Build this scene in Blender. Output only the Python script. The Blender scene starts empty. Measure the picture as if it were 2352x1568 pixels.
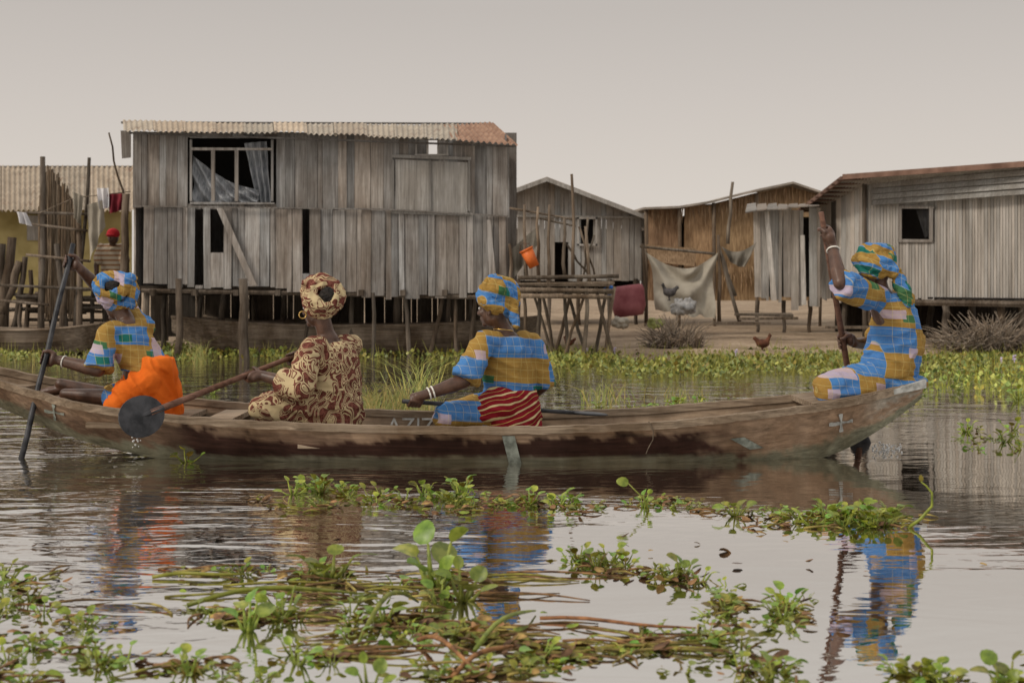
import bpy, math, random
import numpy as np
from mathutils import Vector, Matrix, noise
random.seed(7)
C = bpy.context.scene.collection
F=3267.0; HC=1.01; CX=1176.0; HY=650.0
def P(px,py,Y): return Vector(((px-CX)/F*Y, Y, HC-(py-HY)/F*Y))
def W(px,py,z=0.0):
    Y=(HC-z)*F/(py-HY); return P(px,py,Y)
U=random.uniform
V=Vector
# ---------------------------------------------------------------- mesh builder
class MB:
    def __init__(s): s.v=[]; s.f=[]; s.t=[]; s.vt=None
    def add(s,vs,fs,tone=1.0):
        b=len(s.v); s.v.extend([tuple(x) for x in vs])
        if not isinstance(tone,tuple): tone=(tone,tone,tone)
        for f in fs: s.f.append([b+i for i in f]); s.t.append(tone)
    def slab(s,q,th,tone=1.0):
        th=V(th); q=[V(p) for p in q]; n=len(q)
        vs=q+[p+th for p in q]
        fs=[list(range(n)),[n+i for i in range(n)][::-1]]+[[i,(i+1)%n,n+(i+1)%n,n+i][::-1] for i in range(n)]
        s.add(vs,fs,tone)
    def box(s,c,d,tone=1.0,rz=0.0):
        c=V(c); x,y,z=[k/2 for k in d]; R=Matrix.Rotation(rz,3,'Z')
        vs=[c+R@V((a*x,b*y,g*z)) for a,b,g in ((-1,-1,-1),(1,-1,-1),(1,1,-1),(-1,1,-1),(-1,-1,1),(1,-1,1),(1,1,1),(-1,1,1))]
        s.add(vs,[(0,3,2,1),(4,5,6,7),(0,1,5,4),(1,2,6,5),(2,3,7,6),(3,0,4,7)],tone)
    def tube(s,pts,rad,n=6,tone=1.0,flat=1.0):
        pts=[V(p) for p in pts]
        if not hasattr(rad,'__len__'): rad=[rad]*len(pts)
        vs=[]; fs=[]
        ref=None
        for i,p in enumerate(pts):
            a=pts[max(i-1,0)]; b=pts[min(i+1,len(pts)-1)]; d=(b-a)
            if d.length<1e-7: d=V((0,0,1))
            d.normalize()
            if ref is None:
                ref=V((0,0,1)) if abs(d.z)<.8 else V((1,0,0))
            x=d.cross(ref)
            if x.length<1e-5: x=d.cross(V((0.3,1,0.2)))
            x.normalize(); y=x.cross(d).normalized(); ref=y
            for k in range(n):
                t=2*math.pi*k/n
                vs.append(p+x*math.cos(t)*rad[i]+y*math.sin(t)*rad[i]*flat)
        m=len(pts)
        for i in range(m-1):
            for k in range(n):
                fs.append([i*n+k,i*n+(k+1)%n,(i+1)*n+(k+1)%n,(i+1)*n+k])
        fs.append(list(range(n))[::-1]); fs.append([(m-1)*n+k for k in range(n)])
        s.add(vs,fs,tone)
    def ell(s,c,r,ax=None,tone=1.0,nu=14,nv=9):
        c=V(c)
        if not hasattr(r,'__len__'): r=(r,r,r)
        if ax is None: ax=(V((1,0,0)),V((0,1,0)),V((0,0,1)))
        vs=[c+ax[2]*r[2]]; 
        for j in range(1,nv):
            ph=math.pi*j/nv
            for k in range(nu):
                t=2*math.pi*k/nu
                vs.append(c+ax[0]*r[0]*math.sin(ph)*math.cos(t)+ax[1]*r[1]*math.sin(ph)*math.sin(t)+ax[2]*r[2]*math.cos(ph))
        vs.append(c-ax[2]*r[2]); L=len(vs)-1; fs=[]
        for k in range(nu): fs.append([0,1+k,1+(k+1)%nu])
        for j in range(nv-2):
            for k in range(nu):
                a=1+j*nu; fs.append([a+k,a+nu+k,a+nu+(k+1)%nu,a+(k+1)%nu])
        a=1+(nv-2)*nu
        for k in range(nu): fs.append([a+k,L,a+(k+1)%nu])
        s.add(vs,fs,tone)
    def cap(s,p0,p1,r0,r1):
        p0=V(p0); p1=V(p1)
        s.tube([p0,p1],[r0,r1],12); s.ell(p0,r0); s.ell(p1,r1)
    def chain(s,pts,rs):
        for i in range(len(pts)-1): s.cap(pts[i],pts[i+1],rs[i],rs[i+1])
    def sleeve(s,pts,rs):
        for i in range(len(pts)-1):
            s.tube([pts[i],pts[i+1]],[rs[i],rs[i+1]],16); s.ell(pts[i],rs[i])
    def loft(s,rings,S,D,n=20):
        vs=[];fs=[]
        for c,a,b in rings:
            for k in range(n):
                t=2*math.pi*k/n; vs.append(V(c)+S*math.cos(t)*a+D*math.sin(t)*b)
        m=len(rings)
        for i in range(m-1):
            for k in range(n): fs.append([i*n+k,i*n+(k+1)%n,(i+1)*n+(k+1)%n,(i+1)*n+k])
        fs.append(list(range(n))[::-1]); fs.append([(m-1)*n+k for k in range(n)])
        s.add(vs,fs)
    def grid(s,fn,nu,nv,tone=1.0):
        vs=[fn(i/nu,j/nv) for j in range(nv+1) for i in range(nu+1)]
        fs=[[j*(nu+1)+i,j*(nu+1)+i+1,(j+1)*(nu+1)+i+1,(j+1)*(nu+1)+i] for j in range(nv) for i in range(nu)]
        s.add(vs,fs,tone)
    def mesh(s,name):
        me=bpy.data.meshes.new(name); me.from_pydata(s.v,[],s.f); me.update()
        a=me.color_attributes.new('tone','FLOAT_COLOR','CORNER')
        arr=[]
        if s.vt:
            for f in s.f:
                for i in f: arr.extend([*s.vt[i],1.0])
        else:
            for f,t in zip(s.f,s.t): arr.extend([t[0],t[1],t[2],1.0]*len(f))
        a.data.foreach_set('color',arr)
        return me
    def build(s,name,mat,parent=None,smooth=False,**tags):
        me=s.mesh(name); me.materials.append(mat)
        if smooth: me.polygons.foreach_set('use_smooth',[True]*len(me.polygons))
        return link(name,me,parent,**tags)
def link(name,me,parent=None,label=None,cat=None,group=None,kind=None):
    o=bpy.data.objects.new(name,me); C.objects.link(o)
    if parent:
        o.parent=parent
        o.matrix_parent_inverse=Matrix.Translation(-parent.location) if parent.type=='EMPTY' else Matrix.Identity(4)
    if label:o['label']=label
    if cat:o['category']=cat
    if group:o['group']=group
    if kind:o['kind']=kind
    return o
def thing(name,label,cat,loc,group=None):
    o=link(name,None,None,label,cat,group); o.location=loc; return o
def remesh(name,mb,vox,mat,parent=None,smooth=4,disp=None,**tags):
    me=mb.mesh(name+'_src'); o=bpy.data.objects.new('tmp',me); C.objects.link(o)
    m=o.modifiers.new('r','REMESH'); m.mode='VOXEL'; m.voxel_size=vox
    if smooth:
        m2=o.modifiers.new('s','SMOOTH'); m2.factor=.5; m2.iterations=smooth
    dg=bpy.context.evaluated_depsgraph_get()
    me2=bpy.data.meshes.new_from_object(o.evaluated_get(dg))
    bpy.data.objects.remove(o); me2.name=name
    rest=[k for v in me2.vertices for k in v.co]
    if disp:
        vs=[v.co.copy()+v.normal*disp(v.co) for v in me2.vertices]
        me2.vertices.foreach_set('co',[k for v in vs for k in v]); me2.update()
    for a in list(me2.color_attributes): me2.color_attributes.remove(a)
    a=me2.color_attributes.new('tone','FLOAT_COLOR','POINT'); a.data.foreach_set('color',[1.0]*(4*len(me2.vertices)))
    a=me2.attributes.new('rest','FLOAT_VECTOR','POINT'); a.data.foreach_set('vector',rest)
    me2.materials.clear(); me2.materials.append(mat)
    me2.polygons.foreach_set('use_smooth',[True]*len(me2.polygons))
    return link(name,me2,parent,**tags)
# ---------------------------------------------------------------- materials
class NT:
    def __init__(s,name):
        s.m=bpy.data.materials.new(name); s.m.use_nodes=True; s.t=s.m.node_tree; s.b=s.t.nodes['Principled BSDF']
    def n(s,typ,**kw):
        x=s.t.nodes.new(typ)
        for k,v in kw.items(): setattr(x,k,v)
        return x
    def put(s,sock,val):
        if hasattr(val,'is_linked') : s.t.links.new(val,sock)
        else:
            if hasattr(sock.default_value,'__len__') and len(sock.default_value)==4 and len(val)==3: val=(*val,1)
            sock.default_value=val
    def math(s,op,a,b=0.0,c=None):
        x=s.n('ShaderNodeMath',operation=op); s.put(x.inputs[0],a); s.put(x.inputs[1],b)
        if c is not None: s.put(x.inputs[2],c)
        return x.outputs[0]
    def mix(s,f,a,b,bl='MIX'):
        x=s.n('ShaderNodeMix',data_type='RGBA',blend_type=bl); s.put(x.inputs[0],f); s.put(x.inputs[6],a); s.put(x.inputs[7],b); return x.outputs[2]
    def co(s,scale=(1,1,1),loc=(0,0,0),rot=(0,0,0),kind='Object'):
        t=s.n('ShaderNodeTexCoord'); m=s.n('ShaderNodeMapping'); s.t.links.new(t.outputs[kind],m.inputs[0])
        m.inputs['Scale'].default_value=scale; m.inputs['Location'].default_value=loc; m.inputs['Rotation'].default_value=rot; return m.outputs[0]
    def rest(s,loc=(0,0,0)):
        t=s.n('ShaderNodeAttribute',attribute_name='rest'); m=s.n('ShaderNodeMapping'); s.t.links.new(t.outputs['Vector'],m.inputs[0]); m.inputs['Location'].default_value=loc; return m.outputs[0]
    def noise(s,vec,scale=1,det=4,dist=0,rough=.55):
        x=s.n('ShaderNodeTexNoise'); s.put(x.inputs['Vector'],vec); x.inputs['Scale'].default_value=scale; x.inputs['Detail'].default_value=det
        x.inputs['Distortion'].default_value=dist; x.inputs['Roughness'].default_value=rough; s.lastcol=x.outputs['Color']; return x.outputs['Fac']
    def ramp(s,f,stops,interp='LINEAR'):
        x=s.n('ShaderNodeValToRGB'); s.put(x.inputs[0],f); cr=x.color_ramp; cr.interpolation=interp
        while len(cr.elements)<len(stops): cr.elements.new(.5)
        for e,(p,c) in zip(cr.elements,stops): e.position=p; e.color=(*c,1) if len(c)==3 else c
        return x.outputs[0]
    def attr(s,name='tone'):
        return s.n('ShaderNodeAttribute',attribute_name=name).outputs['Color']
    def bump(s,h,st=.3,d=.01):
        x=s.n('ShaderNodeBump'); s.put(x.inputs['Height'],h); x.inputs['Strength'].default_value=st; x.inputs['Distance'].default_value=d
        s.t.links.new(x.outputs[0],s.b.inputs['Normal'])
    def out(s,col,rough=.8,spec=.3):
        s.put(s.b.inputs['Base Color'],col); s.b.inputs['Roughness'].default_value=rough; s.b.inputs['Specular IOR Level'].default_value=spec
        return s.m
def wood(name,dark,light,axis='z',tone=True,rough=.85,sc=1.0,stain=(.45,.4,.35)):
    n=NT(name); s={'z':(38,38,1.6),'x':(1.6,38,38)}[axis]; s=tuple(k*sc for k in s)
    g=n.noise(n.co(s),1,6,.6,.65)
    c=n.ramp(g,[(.28,dark),(.52,tuple((a+b)/2 for a,b in zip(dark,light))),(.72,light)])
    st=n.noise(n.co((2.2,2.2,1.1)),1,5,0,.65)
    stf=n.ramp(st,[(.38,(0,0,0)),(.6,(1,1,1))])
    c=n.mix(stf,n.mix(1.0,c,stain,'MULTIPLY'),c)
    if tone: c=n.mix(1.0,c,n.attr(),'MULTIPLY')
    n.bump(g,.5,.01); return n.out(c,rough,.15)
def plain(name,c1,c2,scale=6,rough=.8,tone=True,spec=.3,bump=.2,det=5,co=(1,1,1)):
    n=NT(name); g=n.noise(n.co(co),scale,det)
    c=n.ramp(g,[(.35,c1),(.65,c2)])
    if tone: c=n.mix(1.0,c,n.attr(),'MULTIPLY')
    n.bump(g,bump,.01); return n.out(c,rough,spec)
M={}
M['plank']=wood('weathered_planks',(.155,.14,.126),(.47,.443,.415),stain=(.66,.61,.57))
M['plank_pale']=wood('pale_planks',(.24,.226,.208),(.54,.515,.48),stain=(.75,.72,.69))
M['post']=wood('old_posts',(.08,.063,.049),(.28,.228,.18))
M['stick']=wood('sticks',(.1,.078,.06),(.34,.275,.21))
M['boatwood']=wood('boat_wood',(.28,.25,.22),(.72,.65,.58),'x',stain=(.62,.56,.5))
M['rail']=wood('rail_wood',(.13,.095,.065),(.47,.37,.27),'x',stain=(.6,.55,.5))
M['oldboat']=wood('old_boat',(.1,.078,.06),(.34,.27,.205),'x')
n=NT('corrugated_roof'); g=n.noise(n.co(),3.5,5); c=n.ramp(g,[(.35,(.36,.29,.21)),(.65,(.55,.46,.35))]); g2=n.noise(n.co((3,.8,1)),1.6,6,.5,.7); c=n.mix(n.ramp(g2,[(.56,(0,0,0)),(.66,(.75,.75,.75))]),c,(.26,.15,.09)); c=n.mix(1.0,c,n.attr(),'MULTIPLY'); M['roof']=n.out(c,.65,.3)
M['greyroof']=plain('grey_roof_edge',(.22,.19,.16),(.4,.345,.29),3.5,.7)
M['rust']=plain('rusty_roof',(.22,.115,.07),(.38,.23,.15),5,.75)
M['tin']=plain('grey_corrugated_tin',(.29,.265,.235),(.5,.465,.425),1.2,.6,co=(6,6,1))
M['tinroof']=plain('rusty_edge',(.12,.065,.045),(.25,.15,.11),3)
n=NT('woven_mat'); g=n.noise(n.co((45,45,5)),1,5); g2=n.noise(n.co((1.5,1.5,1.5)),1,4)
c=n.ramp(g,[(.3,(.28,.185,.11)),(.7,(.62,.44,.28))]); c=n.mix(1.0,c,n.ramp(g2,[(.35,(.66,.62,.58)),(.65,(1,1,1))]),'MULTIPLY'); c=n.mix(1.0,c,n.attr(),'MULTIPLY'); n.bump(g,.6,.02); M['mat']=n.out(c,.9,.1)
M['reed']=plain('reed_fence',(.12,.085,.055),(.32,.24,.165),4,.9,co=(14,14,1))
M['yellow']=plain('yellow_wall',(.24,.19,.07),(.4,.33,.15),2,.9)
M['dark']=plain('interior_shade',(.012,.01,.009),(.022,.018,.015),3,.95)  # near-black colour standing for the shade inside openings
M['curtain']=plain('pale_grey_curtain',(.2,.215,.235),(.44,.45,.47),7,.9,co=(9,1,1))
M['tarp']=plain('beige_tarp',(.25,.22,.175),(.42,.38,.31),2.5,.85)
M['white']=plain('white_cloth',(.5,.49,.5),(.7,.68,.69),5,.9)
M['greysack']=plain('grey_sack',(.2,.2,.2),(.42,.41,.4),9,.7)
M['olive']=plain('olive_sack',(.16,.17,.05),(.34,.36,.12),9,.7)
M['maroon']=plain('maroon_cloth',(.1,.008,.015),(.2,.02,.03),5,.9)
M['black']=plain('black_plastic',(.01,.01,.012),(.03,.03,.03),8,.4)
M['orange_plastic']=plain('orange_plastic',(.55,.11,.02),(.7,.16,.03),5,.45)
M['redbox']=plain('faded_red',(.2,.05,.06),(.34,.12,.13),4,.7)
M['blue_plastic']=plain('blue_plastic',(.02,.1,.35),(.04,.18,.5),4,.5)
M['twig']=plain('dry_twigs',(.14,.11,.085),(.36,.29,.22),9,.9)
n=NT('packed_soil'); g=n.noise(n.co(),1.3,8,0,.65); g2=n.noise(n.co(),22,4)
c=n.ramp(g,[(.3,(.22,.165,.11)),(.55,(.4,.3,.21)),(.75,(.5,.4,.29))]); c=n.mix(1.0,c,n.ramp(g2,[(.3,(.65,.65,.65)),(.6,(1,1,1))]),'MULTIPLY'); n.bump(g2,.6,.04); M['soil']=n.out(c,.95,.1)
def leafmat(name,a,b,rough=.35,trans=True):
    n=NT(name); g=n.noise(n.co(),25,3); oi=n.n('ShaderNodeObjectInfo')
    c=n.ramp(g,[(.35,a),(.65,b)]); c=n.mix(1.0,c,n.attr(),'MULTIPLY')
    k=n.math('MULTIPLY_ADD',oi.outputs['Random'],.5,.7)
    hs=n.n('ShaderNodeHueSaturation'); n.put(hs.inputs['Color'],c); n.put(hs.inputs['Value'],k)
    h2=n.math('MULTIPLY_ADD',oi.outputs['Random'],.03,.475); n.put(hs.inputs['Hue'],h2); c=hs.outputs[0]
    m=n.out(c,rough,.45)
    if trans:
        tr=n.n('ShaderNodeBsdfTranslucent'); n.put(tr.inputs[0],c); ms=n.n('ShaderNodeMixShader'); ms.inputs[0].default_value=.25
        o=n.t.nodes['Material Output']; n.t.links.new(n.b.outputs[0],ms.inputs[1]); n.t.links.new(tr.outputs[0],ms.inputs[2]); n.t.links.new(ms.outputs[0],o.inputs[0])
    return m
M['leaf']=leafmat('hyacinth_leaf',(.14,.22,.03),(.33,.43,.08))
M['bed']=leafmat('hyacinth_bed',(.16,.22,.04),(.38,.45,.12),.5,False)
M['dead']=plain('dead_leaf',(.08,.048,.028),(.34,.22,.12),22,.7)
M['grass']=leafmat('grass_blade',(.22,.26,.06),(.46,.46,.17),.6,False)
M['flower']=plain('lilac_flower',(.5,.4,.6),(.66,.58,.74),20,.7)
M['foam']=plain('foam',(.6,.6,.6),(.8,.8,.8),30,.25)
n=NT('dark_skin'); g=n.noise(n.co(),18,4); c=n.ramp(g,[(.35,(.06,.03,.019)),(.65,(.12,.06,.038))]); n.bump(g,.15,.004); M['skin']=n.out(c,.42,.45)
M['hair']=plain('black_hair',(.006,.005,.005),(.03,.024,.02),60,.8,False,.3,1.0)
M['gold']=plain('gold',(.7,.45,.12),(.8,.55,.2),9,.3,False); M['gold'].node_tree.nodes['Principled BSDF'].inputs['Metallic'].default_value=1
M['silver']=plain('bangles',(.7,.68,.62),(.85,.82,.75),9,.35,False)
M['eye']=plain('eye_white',(.6,.58,.55),(.7,.68,.65),9,.2,False)
M['paddle']=wood('paddle_wood',(.12,.065,.05),(.33,.19,.14),'x',tone=False)
M['blade']=plain('dark_blade',(.015,.016,.019),(.06,.06,.066),14,.4,False)
M['paint']=plain('white_paint',(.26,.26,.24),(.56,.56,.53),26,.7,False)
M['greenpaint']=plain('worn_green_paint',(.15,.165,.14),(.36,.39,.34),22,.7,False)
def fabric_bump(n):
    g=n.noise(n.co(),14,3,.6); n.bump(g,.4,.02)
def plaid(name,off=(0,0,0),cu=.24,cv=.13,pk=.95,gr=.95,lines=.45,dist=.03,tilt=.1,share=.42):
    """woven plaid: wide blue and mustard blocks with a mustard surplus, thin pale threads"""
    n=NT(name); base=n.rest(off); n.noise(base,4,1); dcol=n.lastcol
    vm=n.n('ShaderNodeVectorMath',operation='MULTIPLY_ADD'); n.put(vm.inputs[0],dcol); vm.inputs[1].default_value=(dist,)*3; n.put(vm.inputs[2],base)
    sp=n.n('ShaderNodeSeparateXYZ'); n.put(sp.inputs[0],vm.outputs[0]); x,y,z=sp.outputs
    u=n.math('ADD',x,n.math('MULTIPLY',y,.55)); v=n.math('ADD',z,n.math('MULTIPLY',x,tilt))
    fu=n.math('FLOOR',n.math('DIVIDE',u,cu)); ev=n.math('SUBTRACT',1.0,n.math('MODULO',n.math('ABSOLUTE',fu),2.0))
    vv=n.math('FRACT',n.math('ADD',n.math('DIVIDE',v,2*cv),n.math('MULTIPLY',ev,.5)))
    par=n.math('GREATER_THAN',vv,share)
    bn_=n.noise(base,9,2); blue=n.mix(bn_,(.012,.12,.4),(.03,.25,.62)); must=n.mix(bn_,(.25,.135,.015),(.42,.24,.04))
    c=n.mix(par,blue,must)
    weave=n.noise(base,140,1); c=n.mix(n.math('MULTIPLY',weave,.35),c,(.3,.25,.17))
    def cells(du,dv,seed):
        cb=n.n('ShaderNodeCombineXYZ'); n.put(cb.inputs[0],n.math('FLOOR',n.math('DIVIDE',u,du))); n.put(cb.inputs[1],n.math('FLOOR',n.math('DIVIDE',v,dv))); cb.inputs[2].default_value=seed
        w=n.n('ShaderNodeTexWhiteNoise',noise_dimensions='3D'); n.put(w.inputs[0],cb.outputs[0]); return w.outputs[0]
    w1=cells(.07,.055,1.0); w2=cells(.09,.045,4.0)
    c=n.mix(n.math('MULTIPLY',n.math('GREATER_THAN',w2,gr),.85),c,(.01,.14,.065))
    c=n.mix(n.math('MULTIPLY',n.math('GREATER_THAN',w1,pk),.85),c,(.48,.38,.45))
    lu=n.math('LESS_THAN',n.math('FRACT',n.math('DIVIDE',u,.05)),.05); lv=n.math('LESS_THAN',n.math('FRACT',n.math('DIVIDE',v,.045)),.055)
    c=n.mix(n.math('MULTIPLY',n.math('MAXIMUM',lu,lv),lines),c,(.6,.5,.2))
    fabric_bump(n); return n.out(c,.85,.1)
M['plaid1']=plaid('plaid_a',(.085,0,-.045),.24,.13,.93,.9); M['plaid3']=plaid('plaid_b',(.115,0,-.085),.5,.13,.98,.975,share=.44); M['plaid4']=plaid('plaid_c',(.2,0,.04),.2,.15,.92,.95,share=.5); M['plaidw']=plaid('plaid_wrap',(.3,.1,.3),.12,.07,.95,.88,.4,.1,.4,share=.5)
def printcloth(name,off):
    n=NT(name); b=n.rest(off); f=n.noise(b,7.5,.6,2.2,.3)
    a=n.math('ABSOLUTE',n.math('SUBTRACT',f,.5)); line=n.math('LESS_THAN',n.math('ABSOLUTE',n.math('SUBTRACT',a,.09)),.02)
    line2=n.math('LESS_THAN',a,.024)
    f2=n.noise(b,11,.5,1.4); blob=n.math('GREATER_THAN',f2,.63)
    m=n.math('MAXIMUM',n.math('MAXIMUM',line,line2),blob)
    fine=n.noise(b,90,2); mar=n.ramp(fine,[(.4,(.1,.03,.022)),(.6,(.21,.075,.055))])
    c=n.mix(m,mar,(.54,.43,.25)); fabric_bump(n); return n.out(c,.85,.1)
M['print']=printcloth('maroon_cream_print',(0,0,0)); M['printw']=printcloth('maroon_cream_wrap',(1,2,3.3))
n=NT('orange_cloth'); g=n.noise(n.co((1,1,1)),5,3); c=n.ramp(g,[(.3,(.6,.105,.01)),(.7,(.78,.17,.022))]); fabric_bump(n); M['orange']=n.out(c,.85,.08)
n=NT('striped_wrap'); b=n.rest(); n.noise(b,3,2); vm=n.n('ShaderNodeVectorMath',operation='MULTIPLY_ADD'); n.put(vm.inputs[0],n.lastcol); vm.inputs[1].default_value=(.12,.12,.12); n.put(vm.inputs[2],b)
sp=n.n('ShaderNodeSeparateXYZ'); n.put(sp.inputs[0],vm.outputs[0]); q=n.math('ADD',sp.outputs[2],n.math('MULTIPLY',sp.outputs[0],-.3)); fr=n.math('FRACT',n.math('DIVIDE',q,.06))
c=n.mix(n.math('LESS_THAN',fr,.17),(.22,.012,.02),(.58,.48,.25)); c=n.mix(n.math('LESS_THAN',n.math('ABSOLUTE',n.math('SUBTRACT',fr,.6)),.03),c,(.45,.33,.1)); fabric_bump(n); M['stripe']=n.out(c,.85,.1)
# water
n=NT('lagoon_water'); sp=n.n('ShaderNodeSeparateXYZ'); n.put(sp.inputs[0],n.co())
n1=n.noise(n.co((.75,1.9,1)),1.4,3,.8); n2=n.noise(n.co((1.0,2.2,1)),6,2,.8); n3=n.noise(n.co((.25,.5,1)),1,2)
mk=n.n('ShaderNodeMapRange'); n.put(mk.inputs[0],n.math('ADD',n.math('SUBTRACT',sp.outputs[1],n.math('MULTIPLY',sp.outputs[0],1.6)),n.math('MULTIPLY',n3,3.0))); mk.inputs[1].default_value=5.8; mk.inputs[2].default_value=10.5; mk.inputs[3].default_value=.13; mk.inputs[4].default_value=1.0
h=n.math('ADD',n1,n.math('MULTIPLY',n2,.16)); h=n.math('MULTIPLY',h,mk.outputs[0])
n.bump(h,1.0,.02)
n.out((.065,.051,.037),.035,.5); n.b.inputs['IOR'].default_value=1.5
gl=n.n('ShaderNodeBsdfGlossy'); gl.inputs['Roughness'].default_value=.015; gl.inputs['Color'].default_value=(.98,.96,.93,1)
bn=[x for x in n.t.nodes if x.type=='BUMP'][0]; n.t.links.new(bn.outputs[0],gl.inputs['Normal'])
lw=n.n('ShaderNodeLayerWeight'); lw.inputs[0].default_value=.5; n.t.links.new(bn.outputs[0],lw.inputs['Normal'])
fac=n.ramp(lw.outputs['Facing'],[(.3,(.05,.05,.05)),(.72,(.82,.82,.82))])
ms=n.n('ShaderNodeMixShader'); n.put(ms.inputs[0],fac); n.t.links.new(n.b.outputs[0],ms.inputs[1]); n.t.links.new(gl.outputs[0],ms.inputs[2]); n.t.links.new(ms.outputs[0],n.t.nodes['Material Output'].inputs[0])
M['water']=n.m
# ---------------------------------------------------------------- world, sun, camera
w=bpy.data.worlds.new('World'); bpy.context.scene.world=w; w.use_nodes=True; t=w.node_tree; bg=t.nodes['Background']
sky=t.nodes.new('ShaderNodeTexSky'); sky.sky_type='NISHITA'; sky.sun_disc=False; sky.sun_elevation=math.radians(38); sky.sun_rotation=math.radians(-120); sky.dust_density=6; sky.air_density=1.5
tc=t.nodes.new('ShaderNodeTexCoord'); sx=t.nodes.new('ShaderNodeSeparateXYZ'); t.links.new(tc.outputs['Generated'],sx.inputs[0])
rp=t.nodes.new('ShaderNodeValToRGB'); t.links.new(sx.outputs[2],rp.inputs[0]); cr=rp.color_ramp
cr.elements[0].position=0; cr.elements[0].color=(.655,.602,.545,1); cr.elements[1].position=.19; cr.elements[1].color=(.475,.435,.403,1)
e=cr.elements.new(.06); e.color=(.615,.564,.513,1); e=cr.elements.new(.13); e.color=(.54,.494,.457,1); e=cr.elements.new(.3); e.color=(.57,.54,.505,1); e=cr.elements.new(.6); e.color=(.74,.71,.68,1)
sc=t.nodes.new('ShaderNodeMix'); sc.data_type='RGBA'; sc.blend_type='MULTIPLY'; sc.inputs[0].default_value=1; t.links.new(sky.outputs[0],sc.inputs[6]); sc.inputs[7].default_value=(.1,.1,.1,1)
mx=t.nodes.new('ShaderNodeMix'); mx.data_type='RGBA'; mx.inputs[0].default_value=.94; t.links.new(sc.outputs[2],mx.inputs[6]); t.links.new(rp.outputs[0],mx.inputs[7])
t.links.new(mx.outputs[2],bg.inputs[0]); bg.inputs[1].default_value=1.15
sun=bpy.data.lights.new('sun','SUN'); sun.energy=1.5; sun.angle=math.radians(12); sun.color=(1,.91,.79); so=bpy.data.objects.new('sun',sun); C.objects.link(so)
d=V((-.7,-.42,.68)); so.rotation_euler=d.to_track_quat('Z','Y').to_euler()
cam=bpy.data.cameras.new('camera'); co=bpy.data.objects.new('camera',cam); C.objects.link(co); co.location=(0,0,HC); co.rotation_euler=(math.radians(90),0,0)
cam.lens=F/2352*36; cam.sensor_width=36; cam.shift_y=-(784-HY)/2352; cam.clip_end=6000; cam.dof.use_dof=True; cam.dof.focus_distance=8.2; cam.dof.aperture_fstop=4.5
bpy.context.scene.camera=co
bpy.context.scene.view_settings.view_transform='Standard'
# ---------------------------------------------------------------- setting
mb=MB(); mb.add([(-400,-40,0),(400,-40,0),(400,30,0),(-400,30,0)],[(0,1,2,3)]); mb.build('water',M['water'],kind='structure')
def gz(x,Y):
    e=18.9 if x>.9 else (22.5 if x<-.5 else 22.5-(x+.5)/1.4*3.6)
    e+=.5*noise.noise(V((x*.5,3,0)))
    t=Y-e
    if t<0: return max(-.6,t*.5)
    return min(.1+t*.015, t*.35)+.03*noise.noise(V((x*1.3,Y*1.3,0)))*min(1,t) if t<9 else .2+.03*noise.noise(V((x*1.3,Y*1.3,0)))
ys=[17.5+.25*i for i in range(70)]+[36,42,55,80,150,400,1500,4000]
xs=[-4000,-900,-200,-60]+[-20+.4*i for i in range(101)]+[60,200,900,4000]
vs=[(x,y,gz(x,y)+(0 if y<36 else .1)) for y in ys for x in xs]; nx=len(xs)
fs=[[j*nx+i,j*nx+i+1,(j+1)*nx+i+1,(j+1)*nx+i] for j in range(len(ys)-1) for i in range(nx-1)]
mb=MB(); mb.add(vs,fs); mb.build('ground',M['soil'],smooth=True,kind='structure')
# ---------------------------------------------------------------- generic makers
def tonev(lo=.6,hi=1.2,warm=.06):
    k=U(lo,hi); w_=U(-warm,warm); return (k*(1+w_),k,k*(1-w_))
def Yf_(Y,px): return Y(px) if callable(Y) else Y
def planks(mb,x0,x1,top,bot,Y,w,openings=(),gap=1.2,th=.025,lo=.55,hi=1.2,rag=3,jy=.03,lean=2,skip=0,warm=.06,wv=.4):
    x=x0
    while x<x1-1:
        xe=min(x+w*U(1-wv,1+wv),x1); xm=(x+xe)/2; segs=[(top(xm)+U(-rag,rag)*.3,bot(xm)+U(-rag,rag))]
        for a,b,c,d in openings:
            if a<xm<b:
                ns=[]
                for s0,s1 in segs:
                    if d<=s0 or c>=s1: ns.append((s0,s1))
                    else:
                        if c-s0>3: ns.append((s0,c))
                        if s1-d>3: ns.append((d,s1))
                segs=ns
        tn=tonev(lo,hi,warm); yy=-U(0,jy); l=U(-lean,lean)*.5
        if U(0,1)>=skip:
            for s0,s1 in segs:
                ya=Yf_(Y,x)+yy; yb=Yf_(Y,xe)+yy
                mb.slab([P(x+gap/2,s0,ya),P(xe-gap/2,s0,yb),P(xe-gap/2+l,s1,yb),P(x+gap/2+l,s1,ya)],(0,th,0),tn)
        x=xe
def lin(*pts):
    xs=[p[0] for p in pts]; ys=[p[1] for p in pts]
    return lambda x: float(np.interp(x,xs,ys))
def stickpts(p0,p1,j=.02,n=5):
    return [V(p0).lerp(V(p1),i/(n-1))+V((U(-j,j),U(-j,j),0))*(0 if i in(0,) else 1) for i in range(n)]
def stick(mb,p0,p1,r0=.03,r1=None,j=.02,n=5,k=6,tone=None):
    r1=r1 or r0*.7
    mb.tube(stickpts(p0,p1,j,n),[r0+(r1-r0)*i/(n-1) for i in range(n)],k,tone or tonev(.6,1.3))
def partstick(name,parent,p0,p1,r0=.03,r1=None,mat='post',j=.02):
    m=MB(); stick(m,p0,p1,r0,r1,j); return m.build(name,M[mat],parent,True)
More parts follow.
